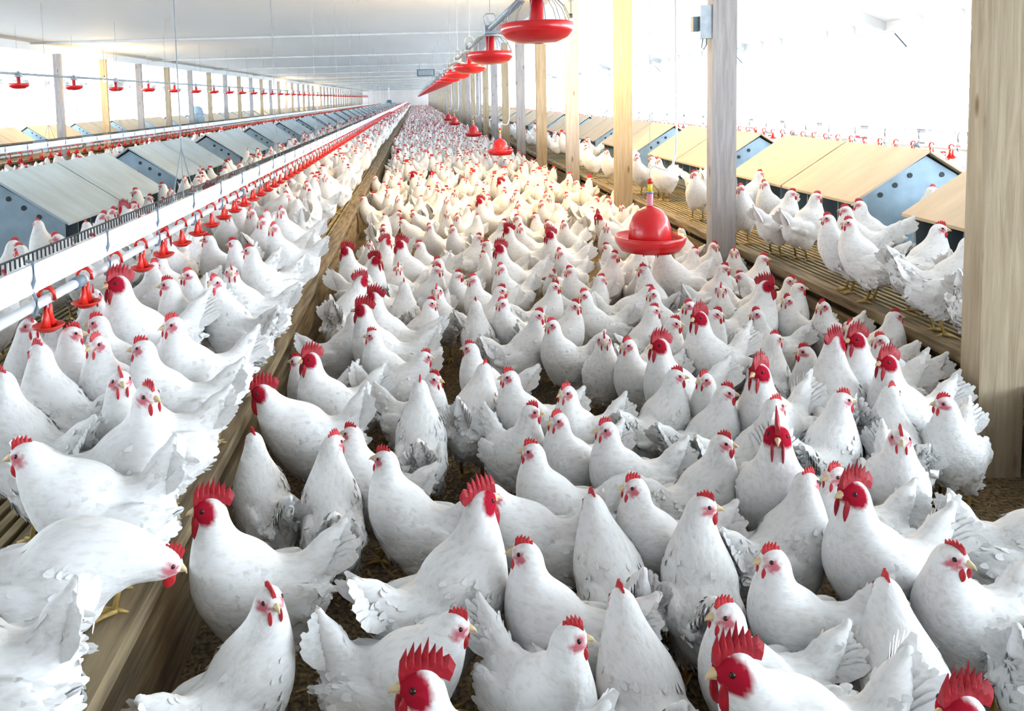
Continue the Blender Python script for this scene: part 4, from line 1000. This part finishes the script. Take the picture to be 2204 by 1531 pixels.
# the distant crowd, past counting: joined low meshes, spaced so that no bird stands in another
# the space a bird takes up, as balls (x, y, z, radius) in its own frame
BALLS = {
    'h_u_0': [[0.03,0.0,0.24,0.112],[0.09,0.0,0.33,0.099],[-0.06,0.0,0.23,0.1],[-0.16,0.0,0.33,0.04],[-0.02,0.0,0.24,0.107],[0.12,0.01,0.44,0.041],[-0.01,0.04,0.16,0.053],[0.01,-0.04,0.16,0.05],[0.06,0.0,0.27,0.108],[-0.13,0.0,0.27,0.051],[0.1,0.0,0.35,0.085],[-0.11,0.0,0.3,0.051],[0.02,0.0,0.28,0.093],[-0.09,0.0,0.21,0.08],[-0.05,-0.04,0.14,0.036],[-0.2,0.0,0.38,0.025],[0.13,-0.01,0.48,0.024],[-0.05,0.04,0.14,0.037],[-0.09,-0.08,0.27,0.028],[0.1,-0.01,0.41,0.049],[-0.08,0.03,0.24,0.076],[0.06,0.0,0.21,0.08],[0.05,-0.04,0.3,0.071],[0.08,0.01,0.3,0.097],[-0.08,0.08,0.28,0.027],[-0.06,-0.07,0.27,0.044],[-0.04,0.06,0.12,0.024],[-0.02,-0.03,0.2,0.076],[0.02,0.01,0.2,0.08],[0.15,0.0,0.4,0.037],[-0.12,-0.04,0.26,0.039],[0.17,0.0,0.5,0.012],[0.12,0.0,0.54,0.018],[0.14,0.0,0.47,0.022],[-0.22,-0.06,0.34,0.02],[-0.23,-0.07,0.35,0.014],[-0.23,-0.05,0.36,0.02],[-0.24,-0.06,0.38,0.014],[-0.23,-0.03,0.38,0.02],[-0.24,-0.03,0.4,0.014],[-0.22,0.0,0.4,0.02],[-0.23,0.0,0.42,0.014],[-0.21,0.02,0.37,0.02],[-0.23,0.03,0.39,0.014],[-0.23,0.05,0.36,0.02],[-0.24,0.05,0.37,0.014],[-0.22,0.06,0.34,0.02],[-0.23,0.07,0.35,0.014],[0.02,-0.05,0.01,0.03],[-0.02,-0.05,0.09,0.015],[0.02,0.05,0.01,0.03],[-0.02,0.05,0.09,0.015]],
    'h_u_50': [[0.03,0.0,0.24,0.112],[-0.06,0.0,0.23,0.1],[0.08,0.0,0.33,0.097],[0.12,0.0,0.38,0.068],[0.06,0.0,0.27,0.108],[-0.16,0.0,0.33,0.04],[-0.02,0.0,0.24,0.107],[-0.01,0.04,0.16,0.053],[0.01,-0.04,0.16,0.05],[-0.13,0.0,0.27,0.051],[0.1,0.0,0.47,0.031],[-0.11,0.0,0.3,0.051],[-0.09,0.0,0.21,0.08],[0.13,-0.01,0.33,0.055],[-0.05,-0.04,0.14,0.036],[-0.2,0.0,0.38,0.025],[-0.05,0.04,0.14,0.037],[0.1,0.01,0.41,0.05],[0.02,0.0,0.28,0.093],[-0.09,-0.08,0.27,0.028],[0.13,0.0,0.47,0.031],[-0.08,0.03,0.24,0.076],[0.06,0.0,0.21,0.08],[0.1,-0.03,0.3,0.07],[0.05,-0.04,0.3,0.071],[0.1,0.04,0.3,0.059],[0.13,0.01,0.35,0.056],[-0.08,0.08,0.28,0.027],[0.1,-0.03,0.34,0.067],[0.1,0.04,0.37,0.045],[-0.06,-0.07,0.27,0.044],[-0.04,0.06,0.12,0.024],[0.05,0.06,0.3,0.057],[-0.02,-0.03,0.2,0.076],[0.15,0.05,0.5,0.012],[0.12,0.01,0.54,0.018],[0.14,0.03,0.47,0.022],[-0.21,-0.06,0.33,0.02],[-0.22,-0.07,0.34,0.014],[-0.23,-0.05,0.36,0.02],[-0.24,-0.06,0.38,0.014],[-0.23,-0.03,0.39,0.02],[-0.24,-0.03,0.4,0.014],[-0.22,0.0,0.4,0.02],[-0.23,0.0,0.42,0.014],[-0.22,0.02,0.37,0.02],[-0.23,0.03,0.39,0.014],[-0.22,0.04,0.35,0.02],[-0.23,0.05,0.36,0.014],[-0.22,0.06,0.34,0.02],[-0.23,0.07,0.34,0.014],[0.02,-0.05,0.01,0.03],[-0.02,-0.05,0.09,0.015],[0.02,0.05,0.01,0.03],[-0.02,0.05,0.09,0.015]],
    'h_u_-50': [[0.03,0.0,0.24,0.112],[-0.06,0.0,0.23,0.1],[0.1,0.0,0.34,0.086],[0.06,0.0,0.27,0.108],[-0.16,0.0,0.33,0.04],[-0.02,0.0,0.24,0.107],[0.1,0.0,0.38,0.07],[-0.01,0.04,0.16,0.053],[0.08,0.01,0.31,0.096],[0.01,-0.04,0.16,0.05],[0.13,-0.01,0.44,0.038],[-0.13,0.0,0.27,0.051],[0.08,-0.03,0.31,0.083],[-0.11,0.0,0.3,0.051],[-0.09,0.0,0.21,0.08],[0.02,0.0,0.28,0.093],[-0.05,-0.04,0.14,0.036],[-0.2,0.0,0.38,0.025],[0.12,-0.03,0.49,0.025],[0.1,-0.01,0.44,0.038],[-0.05,0.04,0.14,0.037],[-0.09,-0.08,0.27,0.028],[-0.08,0.03,0.24,0.076],[0.12,0.01,0.44,0.037],[0.06,0.0,0.21,0.08],[0.13,0.0,0.47,0.031],[0.05,-0.03,0.35,0.051],[-0.08,0.08,0.28,0.027],[-0.06,-0.07,0.27,0.044],[-0.04,0.06,0.12,0.024],[0.1,-0.01,0.31,0.08],[-0.02,-0.03,0.2,0.076],[0.13,-0.01,0.4,0.049],[0.02,0.01,0.2,0.08],[0.15,-0.05,0.5,0.012],[0.12,-0.01,0.54,0.018],[0.14,-0.03,0.47,0.022],[-0.22,-0.06,0.34,0.02],[-0.23,-0.07,0.35,0.014],[-0.23,-0.05,0.36,0.02],[-0.24,-0.05,0.38,0.014],[-0.22,-0.03,0.38,0.02],[-0.24,-0.03,0.4,0.014],[-0.22,0.0,0.41,0.02],[-0.24,0.0,0.43,0.014],[-0.22,0.03,0.38,0.02],[-0.24,0.03,0.4,0.014],[-0.22,0.04,0.36,0.02],[-0.23,0.05,0.37,0.014],[-0.22,0.06,0.34,0.02],[-0.23,0.07,0.35,0.014],[0.02,-0.05,0.01,0.03],[-0.02,-0.05,0.09,0.015],[0.02,0.05,0.01,0.03],[-0.02,0.05,0.09,0.015]],
    'h_m_0': [[0.01,0.0,0.23,0.109],[0.09,0.0,0.33,0.095],[-0.08,0.0,0.24,0.093],[0.08,0.0,0.28,0.103],[0.13,0.0,0.37,0.071],[0.05,-0.01,0.3,0.094],[-0.13,0.0,0.35,0.037],[-0.05,-0.04,0.16,0.048],[-0.05,0.04,0.14,0.037],[0.03,0.01,0.28,0.093],[-0.05,-0.01,0.24,0.094],[0.06,0.01,0.23,0.082],[0.19,-0.01,0.44,0.029],[-0.06,0.07,0.26,0.045],[-0.16,0.0,0.38,0.031],[-0.01,-0.04,0.16,0.053],[-0.09,0.01,0.2,0.064],[0.12,-0.01,0.33,0.079],[-0.13,0.0,0.33,0.042],[-0.06,0.0,0.27,0.079],[0.17,0.01,0.45,0.024],[0.06,-0.04,0.24,0.066],[-0.02,0.01,0.21,0.093],[0.17,-0.01,0.4,0.042],[-0.02,0.04,0.12,0.025],[0.15,0.01,0.33,0.057],[-0.02,0.06,0.27,0.057],[-0.11,-0.01,0.21,0.066],[-0.16,0.0,0.41,0.023],[0.1,0.03,0.31,0.075],[-0.01,0.07,0.14,0.023],[0.08,-0.03,0.2,0.051],[-0.11,-0.08,0.26,0.024],[0.08,-0.01,0.31,0.095],[0.24,0.0,0.45,0.012],[0.19,0.0,0.49,0.018],[0.21,0.0,0.42,0.022],[-0.19,-0.06,0.37,0.02],[-0.2,-0.07,0.38,0.014],[-0.19,-0.05,0.4,0.02],[-0.2,-0.06,0.41,0.014],[-0.18,-0.03,0.41,0.02],[-0.19,-0.03,0.43,0.014],[-0.17,0.0,0.43,0.02],[-0.18,0.0,0.45,0.014],[-0.18,0.02,0.4,0.02],[-0.18,0.03,0.41,0.014],[-0.19,0.05,0.39,0.02],[-0.2,0.05,0.41,0.014],[-0.19,0.06,0.37,0.02],[-0.2,0.07,0.38,0.014],[0.02,-0.05,0.01,0.03],[-0.02,-0.05,0.09,0.015],[0.02,0.05,0.01,0.03],[-0.02,0.05,0.09,0.015]],
    'r_u_0': [[0.06,0.01,0.28,0.105],[-0.05,0.0,0.24,0.102],[0.09,0.0,0.35,0.087],[0.03,-0.01,0.23,0.094],[-0.09,0.0,0.24,0.087],[0.08,-0.03,0.3,0.091],[0.01,0.01,0.21,0.093],[0.13,0.0,0.44,0.049],[0.1,0.0,0.33,0.091],[-0.02,-0.01,0.21,0.093],[0.06,0.0,0.21,0.08],[-0.13,0.0,0.33,0.036],[0.03,-0.03,0.31,0.077],[0.12,0.0,0.51,0.033],[-0.06,0.01,0.2,0.075],[-0.04,0.06,0.14,0.037],[0.08,0.0,0.26,0.093],[-0.08,-0.06,0.26,0.056],[-0.02,-0.06,0.13,0.033],[0.02,0.0,0.33,0.067],[-0.02,-0.06,0.27,0.058],[0.12,0.01,0.42,0.05],[0.1,-0.01,0.44,0.038],[-0.09,-0.03,0.2,0.056],[-0.01,0.06,0.12,0.025],[-0.02,0.04,0.26,0.073],[0.05,0.03,0.31,0.084],[-0.16,0.01,0.34,0.025],[0.13,-0.03,0.41,0.039],[-0.08,0.06,0.24,0.054],[0.15,0.01,0.4,0.041],[0.01,-0.03,0.19,0.071],[-0.05,-0.04,0.17,0.052],[0.1,0.01,0.48,0.023],[0.18,0.0,0.52,0.012],[0.13,0.0,0.57,0.035],[0.15,0.0,0.47,0.022],[-0.23,-0.07,0.34,0.02],[-0.24,-0.08,0.35,0.014],[-0.24,-0.05,0.37,0.02],[-0.26,-0.06,0.39,0.014],[-0.23,-0.03,0.39,0.02],[-0.25,-0.03,0.41,0.014],[-0.23,0.0,0.41,0.02],[-0.25,0.0,0.43,0.014],[-0.22,0.02,0.38,0.02],[-0.24,0.03,0.4,0.014],[-0.23,0.05,0.37,0.02],[-0.25,0.06,0.38,0.014],[-0.23,0.07,0.34,0.02],[-0.24,0.08,0.35,0.014],[0.02,-0.05,0.01,0.03],[-0.02,-0.05,0.09,0.015],[0.02,0.05,0.01,0.03],[-0.02,0.05,0.09,0.015]]}
def spheres(x, y, z, hdg, rel, kind, pose, sc):
    key = 'r_u_0' if kind == 'r' else 'h_m_0' if pose != 'u' else 'h_u_%d' % max(-50, min(50, rel))
    L = np.array(BALLS[key]); c, s_ = math.cos(hdg), math.sin(hdg)
    return np.stack([x+sc*(L[:, 0]*c-L[:, 1]*s_), y+sc*(L[:, 0]*s_+L[:, 1]*c), z+sc*L[:, 2], sc*L[:, 3]], -1)
GRID = {}
def gkey(x, y): return (int(x//.75), int(y//.75))
def clash(S_, x, y, tol=.008):
    i, j = gkey(x, y); worst = 0
    for a in (-1, 0, 1):
        for b_ in (-1, 0, 1):
            for T_ in GRID.get((i+a, j+b_), ()):
                if abs(T_[0, 0]-x) > .75 or abs(T_[0, 1]-y) > .75: continue
                d = np.sqrt(((S_[:, None, :3]-T_[None, :, :3])**2).sum(-1)); worst = max(worst, (S_[:, None, 3]+T_[None, :, 3]-d).max())
    for X_, hw in ((-1.37, .05), (2*CX+1.37, .05), (5.9, .05)):
        m = S_[:, 2]+S_[:, 3] > .95
        if m.any(): worst = max(worst, (S_[m, 3]+hw-np.abs(S_[m, 0]-X_)).max())
    for bx, by in BELLS:
        m = S_[:, 2]+S_[:, 3] > .63
        if m.any() and abs(by-y) < 1: worst = max(worst, (S_[m, 3]+.25-np.hypot(S_[m, 0]-bx, S_[m, 1]-by)).max())
    return worst > tol
for q in BIRDS: GRID.setdefault(gkey(q[0], q[1]), []).append(spheres(q[0], q[1], ZS if q[2] != 'F' else .006, math.radians(q[3]), yq(q[4], q[6], q[5] == 'r'), q[5], q[6], q[7]))
def crowd(name, label, zones, seed):
    rg = np.random.default_rng(seed); base = []
    for pose, yaw, ro, lo_ in [q+(l_,) for l_ in (2, 3) for q in (('u', 0, False), ('u', 50, False), ('u', -50, False), ('m', 0, False), ('u', 0, True))]:
        _, parts, v, f, hc = variant(pose, yaw, ro, lo_)
        vv = [v]; ff = [f]; mi = [np.zeros(len(f), int)]; n = len(v); H = np.array(hc); D = np.array(bird_geo(pose, yaw, ro)[1])
        def addm(mb, m):
            nonlocal n
            q = np.array([t_ for g in mb.f for t_ in ([list(g)] if len(g) == 4 else [list(g)+[g[-1]]] if len(g) == 3 else [])]); vv.append(np.array(mb.v)); ff.append(q+n); mi.append(np.full(len(q), m)); n += len(mb.v)
        T = head_frame(hc, bird_geo(pose, yaw, ro)[1])
        b = MB(); b.ball((.021, 0, -.006), (.017, .031, .015), 5, 3); addm(xf(b, T), 1)
        b = MB(); L = .05 if ro else .028; b.add([(.036, .004, .02), (-.02, .004, .02), (-.03, .001, .02+L), (.026, .001, .02+L*.9), (.036, -.004, .02), (-.02, -.004, .02), (-.03, -.001, .02+L), (.026, -.001, .02+L*.9)], [(0, 1, 2, 3), (7, 6, 5, 4), (2, 6, 7, 3)]); addm(xf(b, T), 1)
        b = MB(); b.ball((.024, 0, -.04), (.010, .016, .02 if not ro else .034), 5, 3); addm(xf(b, T), 1)
        b = MB(); b.tube([(.035, 0, -.004), (.06, 0, -.012)], [.010, .002], 4, False); addm(xf(b, T), 2)
        base.append((np.concatenate(vv), np.concatenate(ff), np.concatenate(mi)))
    V = []; Fc = []; MI = []; n = 0
    for x0, x1, ya, yb, dens, z, lim in zones:
        step = 1/math.sqrt(dens)
        ys = np.arange(ya, yb, step); xs = np.arange(x0+step*.4, x1-step*.2, step)
        for yy in ys:
            for xx in xs:
                for tr in range(14):
                    px_, py_ = xx+rg.uniform(-.3, .3)*step, yy+rg.uniform(-.3, .3)*step
                    if abs(px_-2.55) < .38 and z < .1 and abs((py_-3.44+1.57) % 3.14-1.57) < .36: continue
                    k = rg.choice([0, 0, 1, 2, 3, 4] if rg.random() < .5 else [0, 1, 2, 3])
                    a = rg.choice([math.pi, 0, 1.57, 4.71], p=[.38, .28, .12, .22])+rg.normal(0, .5); sc = rg.uniform(.90, 1.0)*(1.12 if k == 4 else 1)
                    S_ = spheres(px_, py_, z, a, (0, 50, -50, 0, 0)[k], 'r' if k == 4 else 'h', 'm' if k == 3 else 'u', sc)
                    low = S_[:, 2]-S_[:, 3] < .44 if z < .1 else S_[:, 2] < z+.36
                    if (S_[low, 0]-S_[low, 3]).min() < lim[0] or (S_[low, 0]+S_[low, 3]).max() > lim[1]: continue
                    if not clash(S_, px_, py_): break
                else: continue
                GRID.setdefault(gkey(px_, py_), []).append(S_)
                v, f, m = base[k+(5 if py_ > 30 else 0)]; c, s = math.cos(a), math.sin(a)
                w = v*sc; w = np.stack([w[:, 0]*c-w[:, 1]*s+px_, w[:, 0]*s+w[:, 1]*c+py_, w[:, 2]+z], -1)
                V.append(w); Fc.append(f+n); MI.append(m); n += len(v)
    me = np_mesh(name, np.concatenate(V), np.concatenate(Fc), [M['feather'], M['comb'], M['horn']], True, np.concatenate(MI))
    link(name, me, label=label, category='hens', kind='stuff')
FY, SY, RY = CROWD_START; FL = (-.75, 2.66); SL = (-2.95, -.70)
crowd('hen_crowd', 'dense crowd of white hens filling the litter to the far wall', [(-.6, 2.62, FY, 17, 5.0, .006, FL), (-.6, 2.62, 17, 45, 7.0, .006, FL), (-.6, 2.62, 45, 146, 3.6, .006, FL)], 1)
crowd('hen_crowd', 'crowd of white hens on the middle slats along the nipple line into the distance', [(-2.85, -.75, SY, 45, 6.0, ZS, SL), (-2.85, -.75, 45, 146, 3.3, ZS, SL)], 2)
crowd('hen_crowd', 'white hens scattered on the slats beside the tan nest boxes into the distance', [(2.75, 3.5, RY, 60, 4.0, ZS, (2.69, 3.44)), (5.0, 7.7, 6.5, 45, 2.4, ZS, (4.92, 7.9))], 3)
crowd('hen_crowd', 'distant white hens on the slats and litter beyond the middle nest boxes', [(-6.6, -4.5, 12, 60, 2.2, ZS, (-6.62, -4.42)), (-9.7, -6.8, 14, 60, 1.8, .006, (-9.70, -6.66))], 4)
